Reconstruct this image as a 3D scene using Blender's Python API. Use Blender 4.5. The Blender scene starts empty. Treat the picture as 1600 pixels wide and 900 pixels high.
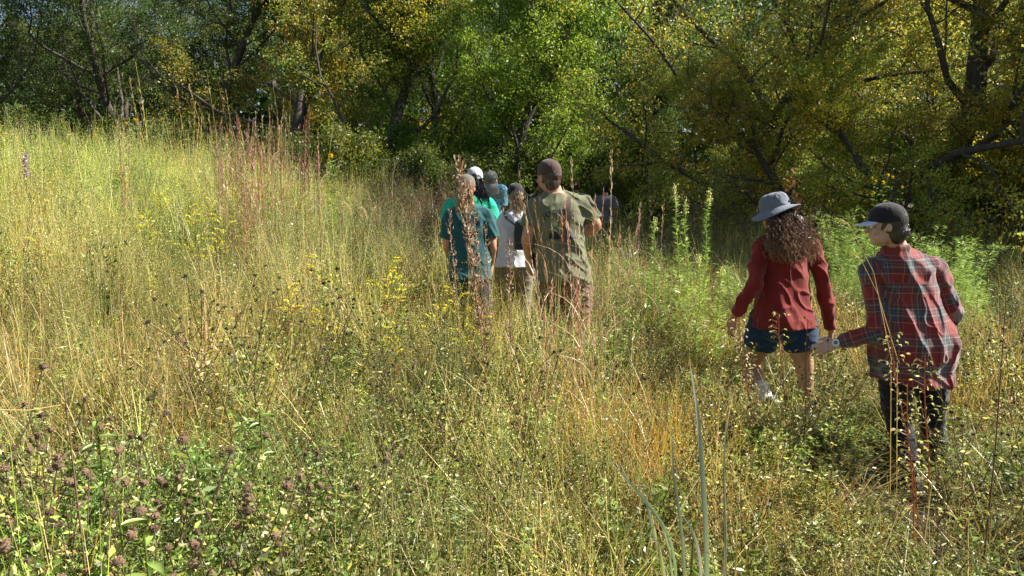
import bpy, math, random
import numpy as np
from mathutils import Vector, Matrix, noise
from mathutils.bvhtree import BVHTree

R = math.radians
PI = math.pi
random.seed(11)
rng = np.random.default_rng(11)

# ------------------------------------------------------------------ scene, camera, sky, sun
scene = bpy.context.scene
COL = scene.collection
F_PX = 1209.0
PITCH = math.atan(150.0 / F_PX)
CAM_Z = 1.65
cam_d = bpy.data.cameras.new('camera')
cam_d.sensor_width = 36.0
cam_d.lens = 36.0 * F_PX / 1600.0
cam_d.clip_start = 0.05
cam_d.clip_end = 1500.0
cam = bpy.data.objects.new('camera', cam_d)
COL.objects.link(cam)
cam.location = (0, 0, CAM_Z)
cam.rotation_euler = (PI / 2 - PITCH, 0, 0)
scene.camera = cam

SUN_AZ, SUN_EL = 85.0, 43.0
world = bpy.data.worlds.new('World')
scene.world = world
world.use_nodes = True
wn = world.node_tree
bg = wn.nodes['Background']
sky = wn.nodes.new('ShaderNodeTexSky')
sky.sky_type = 'NISHITA'
sky.sun_disc = False
sky.sun_elevation = R(SUN_EL)
sky.sun_rotation = R(SUN_AZ)
sky.air_density = 1.0
sky.dust_density = 1.2
wn.links.new(sky.outputs[0], bg.inputs[0])
bg.inputs[1].default_value = 0.052
sun_d = bpy.data.lights.new('sun', 'SUN')
sun_d.energy = 5.0
sun_d.angle = R(0.5)
sun_d.color = (1.0, 0.95, 0.85)
sun = bpy.data.objects.new('sun', sun_d)
COL.objects.link(sun)
S_DIR = Vector((math.sin(R(SUN_AZ)) * math.cos(R(SUN_EL)), math.cos(R(SUN_AZ)) * math.cos(R(SUN_EL)), math.sin(R(SUN_EL))))
sun.rotation_euler = S_DIR.to_track_quat('Z', 'Y').to_euler()
sun.location = S_DIR * 40

scene.view_settings.view_transform = 'Standard'
scene.view_settings.look = 'None'
scene.view_settings.exposure = 1.33
scene.view_settings.gamma = 1.0
scene.view_settings.use_curve_mapping = False
scene.cycles.max_bounces = 6
scene.cycles.diffuse_bounces = 3
scene.cycles.glossy_bounces = 2
scene.cycles.transmission_bounces = 4
scene.cycles.transparent_max_bounces = 4
scene.cycles.caustics_reflective = False
scene.cycles.caustics_refractive = False

def at(px, py, Y):
    """World point that stands Y metres ahead, read off the photograph (1600 x 900)."""
    x = (px - 800.0) / F_PX
    y = -(py - 450.0) / F_PX
    d = Vector((x, math.cos(PITCH) + y * math.sin(PITCH), -math.sin(PITCH) + y * math.cos(PITCH)))
    return Vector((0, 0, CAM_Z)) + d * (Y / d.y)

def sstep(t):
    t = np.clip(t, 0, 1)
    return t * t * (3 - 2 * t)

def ground_h(x, y):
    x = np.asarray(x, float); y = np.asarray(y, float)
    g = 1.32 * (1 - np.exp(-np.maximum(0, 1 - x) / 4.2)) * sstep((y - 4) / 10)
    g = g + 0.03 * np.sin(x * 1.7 + 0.4) * np.cos(y * 1.3) + 0.02 * np.sin(x * 4.1 + y * 3.3)
    return g

def gz(x, y):
    return float(ground_h(x, y))

# ------------------------------------------------------------------ scene bookkeeping
def tag(o, label=None, cat=None, group=None, kind=None):
    if label: o['label'] = label
    if cat: o['category'] = cat
    if group: o['group'] = group
    if kind: o['kind'] = kind
    return o

def link(name, me, mats=None, parent=None, loc=(0, 0, 0), rot=(0, 0, 0), scale=(1, 1, 1)):
    o = bpy.data.objects.new(name, me)
    if mats is not None and me is not None:
        if not isinstance(mats, (list, tuple)): mats = [mats]
        if len(me.materials) == 0:
            for m in mats: me.materials.append(m)
    COL.objects.link(o)
    o.location = loc; o.rotation_euler = rot; o.scale = scale
    if parent is not None: o.parent = parent
    return o

def empty(name, loc=(0, 0, 0), rot=(0, 0, 0)):
    o = bpy.data.objects.new(name, None)
    COL.objects.link(o)
    o.location = loc; o.rotation_euler = rot
    return o

def copy_tree(o, parent=None):
    c = o.copy(); COL.objects.link(c); c.parent = parent
    for ch in [k for k in o.children]:
        copy_tree(ch, c)
    return c

# ------------------------------------------------------------------ materials
def new_mat(name):
    m = bpy.data.materials.new(name); m.use_nodes = True
    return m, m.node_tree, m.node_tree.nodes, m.node_tree.links, m.node_tree.nodes['Principled BSDF']

def mix_rgb(nt, a, b, fac, mode='MIX'):
    n = nt.nodes.new('ShaderNodeMix'); n.data_type = 'RGBA'; n.blend_type = mode
    for sock, v in ((n.inputs[0], fac), (n.inputs[6], a), (n.inputs[7], b)):
        if hasattr(v, 'is_linked') or hasattr(v, 'links'): nt.links.new(v, sock)
        else: sock.default_value = v if not isinstance(v, tuple) else (*v[:3], 1)
    return n.outputs[2]

def tex_noise(nt, scale, detail=3, vec=None, rough=0.6):
    n = nt.nodes.new('ShaderNodeTexNoise'); n.inputs['Scale'].default_value = scale
    n.inputs['Detail'].default_value = detail; n.inputs['Roughness'].default_value = rough
    if vec is not None: nt.links.new(vec, n.inputs['Vector'])
    return n

def ramp(nt, fac, stops, interp='LINEAR'):
    n = nt.nodes.new('ShaderNodeValToRGB'); n.color_ramp.interpolation = interp
    els = n.color_ramp.elements
    while len(els) > 1: els.remove(els[0])
    els[0].position = stops[0][0]; els[0].color = (*stops[0][1], 1)
    for p, c in stops[1:]:
        e = els.new(p); e.color = (*c, 1)
    nt.links.new(fac, n.inputs[0])
    return n.outputs[0]

def leaf_mat(name, trans=0.35, rough=0.5, spec=0.35, gain=1.0, tgain=1.5):
    """Thin plant matter: colour from the mesh's own colour attribute times a per-object colour."""
    m, nt, N, L, p = new_mat(name)
    a = N.new('ShaderNodeAttribute'); a.attribute_name = 'Col'
    oi = N.new('ShaderNodeObjectInfo')
    c = mix_rgb(nt, a.outputs['Color'], oi.outputs['Color'], 1.0, 'MULTIPLY')
    if gain != 1.0: c = mix_rgb(nt, c, (gain, gain, gain), 1.0, 'MULTIPLY')
    L.new(c, p.inputs['Base Color'])
    p.inputs['Roughness'].default_value = rough
    p.inputs['Specular IOR Level'].default_value = spec
    t = N.new('ShaderNodeBsdfTranslucent')
    c2 = mix_rgb(nt, c, (tgain, tgain * 1.02, tgain * 0.8), 1.0, 'MULTIPLY')
    L.new(c2, t.inputs['Color'])
    mx = N.new('ShaderNodeMixShader'); mx.inputs[0].default_value = trans
    L.new(p.outputs[0], mx.inputs[1]); L.new(t.outputs[0], mx.inputs[2])
    L.new(mx.outputs[0], N['Material Output'].inputs['Surface'])
    return m

M = {}
M['weed'] = leaf_mat('weed_leaves', trans=0.25, rough=0.36, spec=0.5, tgain=1.3)
M['leaf'] = leaf_mat('foliage', trans=0.45, rough=0.42, spec=0.4)
M['grass'] = leaf_mat('grass_blades', trans=0.25, rough=0.38, spec=0.4)
M['dry'] = leaf_mat('dry_plant', trans=0.25, rough=0.6, spec=0.2)

def bark(name, c0, c1):
    m, nt, N, L, p = new_mat(name)
    tc = N.new('ShaderNodeTexCoord')
    mp = N.new('ShaderNodeMapping'); mp.inputs['Scale'].default_value = (9, 9, 1.6)
    L.new(tc.outputs['Object'], mp.inputs[0])
    n = tex_noise(nt, 2.2, 6, mp.outputs[0], 0.7)
    L.new(ramp(nt, n.outputs[0], [(0.3, c0), (0.7, c1)]), p.inputs['Base Color'])
    p.inputs['Roughness'].default_value = 0.9
    b = N.new('ShaderNodeBump'); b.inputs['Strength'].default_value = 0.8; b.inputs['Distance'].default_value = 0.03
    L.new(n.outputs[0], b.inputs['Height']); L.new(b.outputs[0], p.inputs['Normal'])
    return m
M['bark'] = bark('dark_bark', (0.035, 0.028, 0.022), (0.12, 0.1, 0.085))
M['bark_grey'] = bark('grey_bark', (0.09, 0.085, 0.075), (0.26, 0.24, 0.21))

def cloth(name, col, var=0.12, rough=0.85, bump=0.3, scale=60, sheen=0.2):
    m, nt, N, L, p = new_mat(name)
    tc = N.new('ShaderNodeTexCoord')
    n = tex_noise(nt, 7, 4, tc.outputs['Object'])
    lo = tuple(c * (1 - var) for c in col); hi = tuple(min(1, c * (1 + var)) for c in col)
    L.new(ramp(nt, n.outputs[0], [(0.3, lo), (0.7, hi)]), p.inputs['Base Color'])
    p.inputs['Roughness'].default_value = rough
    p.inputs['Specular IOR Level'].default_value = 0.2
    p.inputs['Sheen Weight'].default_value = sheen
    n2 = tex_noise(nt, scale, 3, tc.outputs['Object'])
    n3 = tex_noise(nt, 500, 1, tc.outputs['Object'])
    ad = N.new('ShaderNodeMath'); ad.operation = 'MULTIPLY_ADD'
    L.new(n3.outputs[0], ad.inputs[0]); ad.inputs[1].default_value = 0.3; L.new(n2.outputs[0], ad.inputs[2])
    b = N.new('ShaderNodeBump'); b.inputs['Strength'].default_value = bump; b.inputs['Distance'].default_value = 0.008
    L.new(ad.outputs[0], b.inputs['Height']); L.new(b.outputs[0], p.inputs['Normal'])
    return m

def skin(name, col):
    m, nt, N, L, p = new_mat(name)
    tc = N.new('ShaderNodeTexCoord')
    n = tex_noise(nt, 14, 4, tc.outputs['Object'])
    L.new(ramp(nt, n.outputs[0], [(0.3, tuple(c * 0.85 for c in col)), (0.7, tuple(min(1, c * 1.1) for c in col))]), p.inputs['Base Color'])
    p.inputs['Roughness'].default_value = 0.5
    p.inputs['Specular IOR Level'].default_value = 0.4
    p.inputs['Subsurface Weight'].default_value = 0.08
    p.inputs['Subsurface Radius'].default_value = (0.02, 0.008, 0.004)
    return m

def hair_mat(name, rough=0.4):
    m, nt, N, L, p = new_mat(name)
    a = N.new('ShaderNodeAttribute'); a.attribute_name = 'Col'
    L.new(a.outputs['Color'], p.inputs['Base Color'])
    p.inputs['Roughness'].default_value = rough
    p.inputs['Specular IOR Level'].default_value = 0.6
    return m
M['hair'] = hair_mat('hair')

def plain(name, col, rough=0.6, metal=0.0, spec=0.4):
    m, nt, N, L, p = new_mat(name)
    tc = N.new('ShaderNodeTexCoord')
    n = tex_noise(nt, 25, 4, tc.outputs['Object'])
    L.new(ramp(nt, n.outputs[0], [(0.25, tuple(c * 0.85 for c in col)), (0.75, tuple(min(1, c * 1.12) for c in col))]), p.inputs['Base Color'])
    p.inputs['Roughness'].default_value = rough; p.inputs['Metallic'].default_value = metal
    p.inputs['Specular IOR Level'].default_value = spec
    return m

# ------------------------------------------------------------------ fast quad meshes with a colour per vertex
class Q:
    def __init__(s): s.v = []; s.f = []; s.c = []; s.n = 0
    def add(s, v, f, c):
        v = np.asarray(v, float).reshape(-1, 3); f = np.asarray(f, int).reshape(-1, 4)
        c = np.asarray(c, float)
        if c.ndim == 1: c = np.tile(c, (len(v), 1))
        s.v.append(v); s.f.append(f + s.n); s.c.append(c); s.n += len(v)
    def arrays(s):
        if not s.v: return np.zeros((0, 3)), np.zeros((0, 4), int), np.zeros((0, 3))
        return np.concatenate(s.v), np.concatenate(s.f), np.concatenate(s.c)
    def mesh(s, name, smooth=False):
        return quad_mesh(name, *s.arrays(), smooth=smooth)

def quad_mesh(name, v, f, c, smooth=False):
    me = bpy.data.meshes.new(name)
    me.vertices.add(len(v)); me.vertices.foreach_set('co', np.ascontiguousarray(v, dtype=np.float32).ravel())
    me.loops.add(len(f) * 4); me.loops.foreach_set('vertex_index', np.ascontiguousarray(f, dtype=np.int32).ravel())
    me.polygons.add(len(f))
    me.polygons.foreach_set('loop_start', np.arange(0, len(f) * 4, 4, dtype=np.int32))
    try: me.polygons.foreach_set('loop_total', np.full(len(f), 4, dtype=np.int32))
    except Exception: pass
    if smooth: me.polygons.foreach_set('use_smooth', np.ones(len(f), dtype=bool))
    at_ = me.attributes.new('Col', 'FLOAT_COLOR', 'POINT')
    at_.data.foreach_set('color', np.ascontiguousarray(np.hstack([c, np.ones((len(c), 1))]), dtype=np.float32).ravel())
    me.update()
    return me

def unit(a):
    return a / (np.linalg.norm(a, axis=-1, keepdims=True) + 1e-9)

def q_leaves(q, pos, d, length, width, col, fold=0.0, spin=None):
    """Diamond leaves: base at pos, pointing along d."""
    n = len(pos); d = unit(np.asarray(d, float))
    r = rng.normal(size=(n, 3)) if spin is None else spin
    s = unit(np.cross(d, r)); up = np.cross(s, d)
    length = np.broadcast_to(length, n)[:, None]; width = np.broadcast_to(width, n)[:, None]
    v = np.stack([pos, pos + d * length * 0.45 + s * width * 0.5 + up * length * fold, pos + d * length, pos + d * length * 0.45 - s * width * 0.5 + up * length * fold], 1).reshape(-1, 3)
    f = np.arange(n * 4).reshape(n, 4)
    col = np.broadcast_to(np.asarray(col, float), (n, 3))
    q.add(v, f, np.repeat(col, 4, axis=0))

def q_blades(q, base, az, h, lean, curl, w, c0, c1, nseg=4, face=None):
    """Grass blades that lean and curl over; n of them at once."""
    n = len(base); t = np.linspace(0, 1, nseg + 1)[None, :, None]
    hd = np.stack([np.cos(az), np.sin(az), np.zeros(n)], 1)[:, None, :]
    h_ = h[:, None, None]; le = lean[:, None, None]; cu = curl[:, None, None]
    p = base[:, None, :] + hd * h_ * (le * t + cu * t ** 2.2) + np.array([0, 0, 1.0]) * h_ * (t - 0.45 * cu * t ** 2.5)
    fa = rng.uniform(0, 2 * PI, n) if face is None else face
    s = np.stack([np.cos(fa), np.sin(fa), np.zeros(n)], 1)[:, None, :]
    ww = (w[:, None, None] * 0.5) * np.clip(1.0 - t ** 2.5, 0.06, 1) * np.clip(0.55 + 1.5 * t, 0, 1)
    v = np.stack([p - s * ww, p + s * ww], 2).reshape(-1, 3)
    k = np.arange(nseg)
    f1 = np.stack([2 * k, 2 * k + 1, 2 * k + 3, 2 * k + 2], 1)[None] + (np.arange(n) * 2 * (nseg + 1))[:, None, None]
    c0 = np.broadcast_to(c0, (n, 3))[:, None, :]; c1 = np.broadcast_to(c1, (n, 3))[:, None, :]
    cc = np.repeat(c0 * (1 - t) + c1 * t, 2, axis=1).reshape(-1, 3)
    q.add(v, f1.reshape(-1, 4), cc)
    return p

def q_tube(q, pts, rad, col, sides=3, col1=None):
    pts = np.asarray(pts, float); m = len(pts)
    rad = np.broadcast_to(rad, m)
    tg = unit(np.gradient(pts, axis=0))
    ref = np.array([0.31, 0.52, 0.79]) if abs(tg[0] @ np.array([0.31, 0.52, 0.79])) < 0.9 else np.array([1.0, 0, 0])
    s = unit(np.cross(tg, ref)); u = np.cross(s, tg)
    a = np.linspace(0, 2 * PI, sides, endpoint=False)
    v = pts[:, None, :] + rad[:, None, None] * (np.cos(a)[None, :, None] * s[:, None, :] + np.sin(a)[None, :, None] * u[:, None, :])
    i = np.arange(m - 1)[:, None] * sides; j = np.arange(sides)[None, :]; j2 = (j + 1) % sides
    f = np.stack([i + j, i + j2, i + sides + j2, i + sides + j], 2).reshape(-1, 4)
    col = np.asarray(col, float)
    c = col if col1 is None else (col[None] * (1 - np.linspace(0, 1, m)[:, None]) + np.asarray(col1)[None] * np.linspace(0, 1, m)[:, None])
    if c.ndim == 2: c = np.repeat(c, sides, axis=0)
    q.add(v.reshape(-1, 3), f, c)

def _cs():
    vs = []; fs = []
    for ax in range(3):
        for sg in (-1, 1):
            b = len(vs)
            for i in range(3):
                for j in range(3):
                    p = [0, 0, 0]; p[ax] = sg; p[(ax + 1) % 3] = i - 1; p[(ax + 2) % 3] = j - 1
                    vs.append(p)
            for i in range(2):
                for j in range(2):
                    fs.append([b + i * 3 + j, b + i * 3 + 3 + j, b + i * 3 + 4 + j, b + i * 3 + 1 + j])
    return unit(np.array(vs, float)), np.array(fs)
CSV, CSF = _cs()

def q_ball(q, c, r, col, sz=1.0, jit=0.12):
    k = 1 + rng.uniform(-jit, jit, (len(CSV), 1))
    q.add(np.asarray(c) + CSV * k * r * np.array([1, 1, sz]), CSF, col)

def q_seedhead(q, c, r, col, spikes=46):
    """A dried flower head: a ball bristling with short spikes."""
    q_ball(q, c, r * 0.88, np.array(col) * 0.8, 0.85)
    d = unit(rng.normal(size=(spikes, 3)))
    pos = np.asarray(c) + d * r * 0.6 * np.array([1, 1, 0.85])
    cols = np.array(col) * rng.uniform(0.7, 1.7, (spikes, 1))
    q_leaves(q, pos, d + rng.normal(size=d.shape) * 0.25, r * 0.5, r * 0.34, cols)
# ------------------------------------------------------------------ meadow building blocks
def A_(*c): return np.array(c, float)
GREEN = A_(0.15, 0.21, 0.045); YGREEN = A_(0.42, 0.42, 0.09); STRAW = A_(0.60, 0.44, 0.21); PALE = A_(0.62, 0.54, 0.26)
RED = A_(0.40, 0.20, 0.15); ORANGE = A_(0.52, 0.30, 0.10); BROWN = A_(0.13, 0.085, 0.055); DKGREEN = A_(0.06, 0.10, 0.028)
GREYG = A_(0.25, 0.27, 0.13); LEAFG = A_(0.20, 0.25, 0.065); LEAFY = A_(0.32, 0.35, 0.09); YELLOW = A_(0.80, 0.55, 0.02); RUST = A_(0.33, 0.14, 0.06)

def pick_cols(n, cols, w=None, var=0.35):
    cols = np.array(cols); k = rng.choice(len(cols), n, p=w)
    return np.clip(cols[k] * rng.uniform(1 - var, 1 + var, (n, 1)) * rng.uniform(0.93, 1.07, (n, 3)), 0, 0.95)

def disc(n, r, z=0.0):
    a = rng.uniform(0, 2 * PI, n); d = r * np.sqrt(rng.uniform(0, 1, n))
    return np.stack([d * np.cos(a), d * np.sin(a), np.full(n, z)], 1)

def p_tuft(n=26, h=(0.4, 0.85), r=0.07, w=(0.003, 0.006), cols=(YGREEN, GREEN, STRAW), p=None, lean=0.25, curl=0.5, tips=(STRAW,)):
    q = Q(); hh = rng.uniform(*h, n)
    q_blades(q, disc(n, r, -0.02), rng.uniform(0, 2 * PI, n), hh, np.abs(rng.normal(0, lean, n)), np.abs(rng.normal(0, curl, n)), rng.uniform(*w, n),
             pick_cols(n, cols, p), pick_cols(n, tips + tuple(cols)), nseg=4)
    return q.arrays()

def stalk_path(b, az, h, lean, wob=0.02, m=5):
    t = np.linspace(0, 1, m)[:, None]
    p = np.array(b) + np.array([math.cos(az), math.sin(az), 0]) * h * lean * t ** 1.6 + np.array([0, 0, 1.0]) * h * t
    p[1:] += rng.normal(0, wob * h, (m - 1, 3)) * np.array([1, 1, 0.2])
    return p

def interp(path, t):
    m = len(path) - 1; x = np.clip(np.asarray(t) * m, 0, m - 1e-6); i = x.astype(int); f = (x - i)[:, None]
    return path[i] * (1 - f) + path[i + 1] * f

def p_panicle(n=9, h=(0.7, 1.1), r=0.09, cols=(PALE, YGREEN), seeds=44, top=0.4, spread=0.045, sl=0.011, sw=0.004, stem=None, blades=10):
    q = Q()
    for b in disc(n, r):
        hh = rng.uniform(*h); path = stalk_path(b, rng.uniform(0, 2 * PI), hh, rng.uniform(0, 0.28))
        c = pick_cols(1, cols)[0] if stem is None else np.array(stem) * rng.uniform(0.8, 1.2)
        q_tube(q, path, np.linspace(0.0022, 0.0009, 5), c, 3)
        t = 1 - top * rng.uniform(0, 1, seeds) ** 0.8
        pos = interp(path, t) + rng.normal(0, 1, (seeds, 3)) * (spread * (1.15 - t) / top * 1.0 + 0.006)[:, None]
        d = rng.normal(0, 0.5, (seeds, 3)) + np.array([0, 0, 1.0])
        q_leaves(q, pos, d, rng.uniform(0.7, 1.4, seeds) * sl, sw, pick_cols(seeds, cols))
    if blades:
        k = blades
        q_blades(q, disc(k, r, -0.02), rng.uniform(0, 2 * PI, k), rng.uniform(0.3, 0.7, k) * h[1], np.abs(rng.normal(0, .3, k)), np.abs(rng.normal(0, .5, k)), rng.uniform(.003, .005, k), pick_cols(k, (YGREEN, GREEN, STRAW)), pick_cols(k, (STRAW, YGREEN)))
    return q.arrays()

def p_forb(n=4, h=(0.45, 0.8), r=0.08, cols=(GREEN, LEAFG, LEAFY), ll=(0.025, 0.05), lw=0.22, per=36, rise=.45, stem=BROWN, droop=0.1, br=3, lo=0.15, pw=None):
    """Leafy stems: leaves set all the way up, some side branches."""
    q = Q()
    for b in disc(n, r):
        hh = rng.uniform(*h); az = rng.uniform(0, 2 * PI); path = stalk_path(b, az, hh, rng.uniform(0, .35), .03)
        q_tube(q, path, np.linspace(.0036, .0014, 5), np.array(stem) * rng.uniform(.6, 1.3), 3)
        paths = [(path, per, lo)]
        for _ in range(br):
            t0 = rng.uniform(.35, .85); s = interp(path, [t0])[0]; a2 = rng.uniform(0, 2 * PI); L_ = hh * rng.uniform(.15, .35)
            e = s + np.array([math.cos(a2) * .6, math.sin(a2) * .6, .9]) * L_
            bp = np.stack([s, (s + e) / 2 + np.array([0, 0, -.02]), e]); q_tube(q, bp, [.0018, .0014, .0008], np.array(stem), 3)
            paths.append((bp, per // 3, .2))
        for pth, k, l0 in paths:
            t = rng.uniform(l0, 1.0, k); pos = interp(pth, t); a = rng.uniform(0, 2 * PI, k)
            d = np.stack([np.cos(a), np.sin(a), rng.normal(.35 + rise - droop, .45, k)], 1)
            q_leaves(q, pos, d, rng.uniform(*ll, k) * (1.15 - .5 * t), rng.uniform(*ll, k) * lw, pick_cols(k, cols, pw, .25), fold=.12)
    return q.arrays()

def p_spikes(n=5, h=(0.4, 0.75), r=0.09, cols=(PALE, YGREEN, GREYG), per=70):
    """Ragweed: upright spikes of tiny beads over small cut leaves."""
    q = Q()
    for b in disc(n, r):
        hh = rng.uniform(*h); path = stalk_path(b, rng.uniform(0, 2 * PI), hh, rng.uniform(0, .2), .02)
        q_tube(q, path, np.linspace(.0028, .001, 5), GREYG, 3)
        tips = [path]
        for _ in range(4):
            s = interp(path, [rng.uniform(.35, .75)])[0]; a2 = rng.uniform(0, 2 * PI); L_ = hh * rng.uniform(.2, .38)
            e = s + np.array([math.cos(a2) * .35, math.sin(a2) * .35, 1]) * L_
            bp = np.stack([s, (s + e) / 2 + np.array([math.cos(a2), math.sin(a2), 0]) * .015, e]); q_tube(q, bp, [.0018, .0014, .0008], GREYG, 3); tips.append(bp)
        for i, pth in enumerate(tips):
            k = per if i == 0 else per // 3
            t = rng.uniform(.5 if i == 0 else .3, 1, k); pos = interp(pth, t); a = rng.uniform(0, 2 * PI, k)
            q_leaves(q, pos, np.stack([np.cos(a), np.sin(a), np.full(k, .3)], 1), rng.uniform(.006, .010, k), .006, pick_cols(k, cols))
            k = k // 3
            t = rng.uniform(.1, .7, k); pos = interp(pth, t); a = rng.uniform(0, 2 * PI, k)
            q_leaves(q, pos, np.stack([np.cos(a), np.sin(a), rng.normal(.2, .4, k)], 1), rng.uniform(.02, .045, k), .010, pick_cols(k, (GREEN, GREYG, YGREEN)))
    return q.arrays()

def p_dry(n=3, h=(0.6, 1.0), r=0.08, col=BROWN, head=0.005, heads=4):
    """Brown branched stalks with small dark seed heads."""
    q = Q()
    for b in disc(n, r):
        hh = rng.uniform(*h); path = stalk_path(b, rng.uniform(0, 2 * PI), hh, rng.uniform(0, .35), .03)
        c = np.array(col) * rng.uniform(.7, 1.6)
        q_tube(q, path, np.linspace(.0028, .0012, 5), c, 3)
        for _ in range(heads):
            s = interp(path, [rng.uniform(.5, .98)])[0]; a2 = rng.uniform(0, 2 * PI); L_ = hh * rng.uniform(.05, .2)
            e = s + np.array([math.cos(a2) * .7, math.sin(a2) * .7, .9]) * L_
            q_tube(q, np.stack([s, e]), [.0013, .0009], c, 3)
            q_ball(q, e, head * rng.uniform(.7, 1.3), np.array([.09, .06, .04]) * rng.uniform(.6, 1.8))
        k = 10; t = rng.uniform(.1, .9, k); a = rng.uniform(0, 2 * PI, k)
        q_leaves(q, interp(path, t), np.stack([np.cos(a), np.sin(a), rng.normal(-.2, .5, k)], 1), rng.uniform(.02, .045, k), .008, pick_cols(k, (RUST, STRAW, BROWN, GREYG)))
    return q.arrays()

def p_red(n=6, h=(1.1, 1.6), r=0.07, cols=(RED, RUST, STRAW, ORANGE)):
    """Bluestem: tall thin russet stems with slim hairy seed spikes and a few curling leaves."""
    q = Q()
    for b in disc(n, r):
        hh = rng.uniform(*h); path = stalk_path(b, rng.uniform(0, 2 * PI), hh, rng.uniform(0, .16), .008)
        c = pick_cols(1, cols)[0]
        q_tube(q, path, np.linspace(.0024, .0010, 5), c, 3)
        k = 26; t = rng.uniform(.55, 1, k)
        q_leaves(q, interp(path, t), rng.normal(0, .18, (k, 3)) + np.array([0, 0, 1.]), rng.uniform(.03, .07, k), .004, pick_cols(k, (c, c * 1.3, A_(.5, .38, .3))))
    k = 12
    q_blades(q, disc(k, r, -.02), rng.uniform(0, 2 * PI, k), rng.uniform(.3, .6, k) * h[1], np.abs(rng.normal(0, .2, k)), np.abs(rng.normal(0, .5, k)), rng.uniform(.003, .005, k), pick_cols(k, (YGREEN, ORANGE, STRAW)), pick_cols(k, (ORANGE, STRAW, RED)))
    return q.arrays()

def p_feather(n=7, h=(0.7, 1.1), r=0.14, cols=(A_(.26, .38, .09), A_(.40, .50, .15), A_(.19, .28, .06)), per=150):
    """Feathery plumes of thread leaves."""
    q = Q()
    for b in disc(n, r):
        hh = rng.uniform(*h); path = stalk_path(b, rng.uniform(0, 2 * PI), hh, rng.uniform(.05, .4), .02)
        q_tube(q, path, np.linspace(.004, .0015, 5), A_(.25, .2, .08), 3)
        t = rng.uniform(.3, 1, per); a = rng.uniform(0, 2 * PI, per)
        d = np.stack([np.cos(a), np.sin(a), rng.uniform(-.5, .8, per)], 1)
        q_leaves(q, interp(path, t) + d * .015, d, rng.uniform(.06, .13, per) * (1.2 - .6 * t), .0042, pick_cols(per, cols))
    return q.arrays()

def p_low(n=46, r=0.16, cols=(DKGREEN, GREEN, GREYG), h=(0.03, 0.4)):
    q = Q(); pos = disc(n, r); pos[:, 2] = rng.uniform(*h, n); a = rng.uniform(0, 2 * PI, n)
    q_leaves(q, pos, np.stack([np.cos(a), np.sin(a), rng.normal(.2, .5, n)], 1), rng.uniform(.025, .06, n), rng.uniform(.012, .03, n), pick_cols(n, cols, None, .3), fold=.1)
    k = 20
    q_blades(q, disc(k, r, -.02), rng.uniform(0, 2 * PI, k), rng.uniform(.2, .5, k), np.abs(rng.normal(0, .4, k)), np.abs(rng.normal(0, .6, k)), rng.uniform(.003, .005, k), pick_cols(k, (STRAW, BROWN, GREEN)), pick_cols(k, (STRAW, BROWN)))
    return q.arrays()

def p_yellow(n=3, h=(0.6, 1.0), r=0.08):
    """Leafy stems topped with small yellow sprays."""
    q = Q()
    for b in disc(n, r):
        hh = rng.uniform(*h); path = stalk_path(b, rng.uniform(0, 2 * PI), hh, rng.uniform(0, .3), .02)
        q_tube(q, path, np.linspace(.003, .0014, 5), GREEN, 3)
        k = 26; t = rng.uniform(.15, .95, k); a = rng.uniform(0, 2 * PI, k)
        q_leaves(q, interp(path, t), np.stack([np.cos(a), np.sin(a), rng.normal(.3, .3, k)], 1), rng.uniform(.03, .055, k), .009, pick_cols(k, (GREEN, YGREEN)))
        k = 60; t = rng.uniform(.8, 1, k)
        q_leaves(q, interp(path, t) + rng.normal(0, .018, (k, 3)), rng.normal(0, 1, (k, 3)), .009, .007, pick_cols(k, (YELLOW, A_(.7, .6, .08), YGREEN)))
    return q.arrays()

def stamp(protos, which, pos, rot, scl, tint, tilt=0.1):
    V = []; F = []; C = []; base = 0
    for k, (v, f, c) in enumerate(protos):
        idx = np.nonzero(which == k)[0]
        if len(idx) == 0: continue
        n = len(idx)
        s = scl[idx]; s = s if s.ndim == 2 else np.repeat(s[:, None], 3, 1)
        vv = v[None] * s[:, None, :]
        ca, sa = np.cos(rot[idx])[:, None], np.sin(rot[idx])[:, None]
        x = vv[..., 0] * ca - vv[..., 1] * sa; y = vv[..., 0] * sa + vv[..., 1] * ca; z = vv[..., 2]
        tx = rng.normal(0, tilt, (n, 1)); ty = rng.normal(0, tilt, (n, 1))
        out = np.stack([x + z * tx, y + z * ty, z], -1) + pos[idx][:, None, :]
        V.append(out.reshape(-1, 3)); C.append((c[None] * tint[idx][:, None, :]).reshape(-1, 3))
        F.append((f[None] + (np.arange(n) * len(v))[:, None, None] + base).reshape(-1, 4)); base += n * len(v)
    return np.concatenate(V), np.concatenate(F), np.clip(np.concatenate(C), 0, .95)

def vnoise(x, y, s, seed=0):
    """Smooth value noise 0..1."""
    r = np.random.default_rng(seed); g = r.uniform(0, 1, (64, 64))
    X = x / s + 500.3; Y = y / s + 500.7; i = np.floor(X).astype(int); j = np.floor(Y).astype(int)
    fx = sstep(X - i); fy = sstep(Y - j)
    return (g[i % 64, j % 64] * (1 - fx) + g[(i + 1) % 64, j % 64] * fx) * (1 - fy) + (g[i % 64, (j + 1) % 64] * (1 - fx) + g[(i + 1) % 64, (j + 1) % 64] * fx) * fy

def frustum_pts(n_per_m2, y0, y1, margin=0.74, extra=0.8):
    A = (margin * (y1 ** 2 - y0 ** 2)) + 2 * extra * (y1 - y0); n = int(A * n_per_m2)
    t = rng.uniform(0, 1, n * 2); y = np.sqrt(y0 ** 2 + t * (y1 ** 2 - y0 ** 2)); hw = margin * y + extra
    x = rng.uniform(-1, 1, n * 2) * hw
    return x[:n], y[:n]

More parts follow.
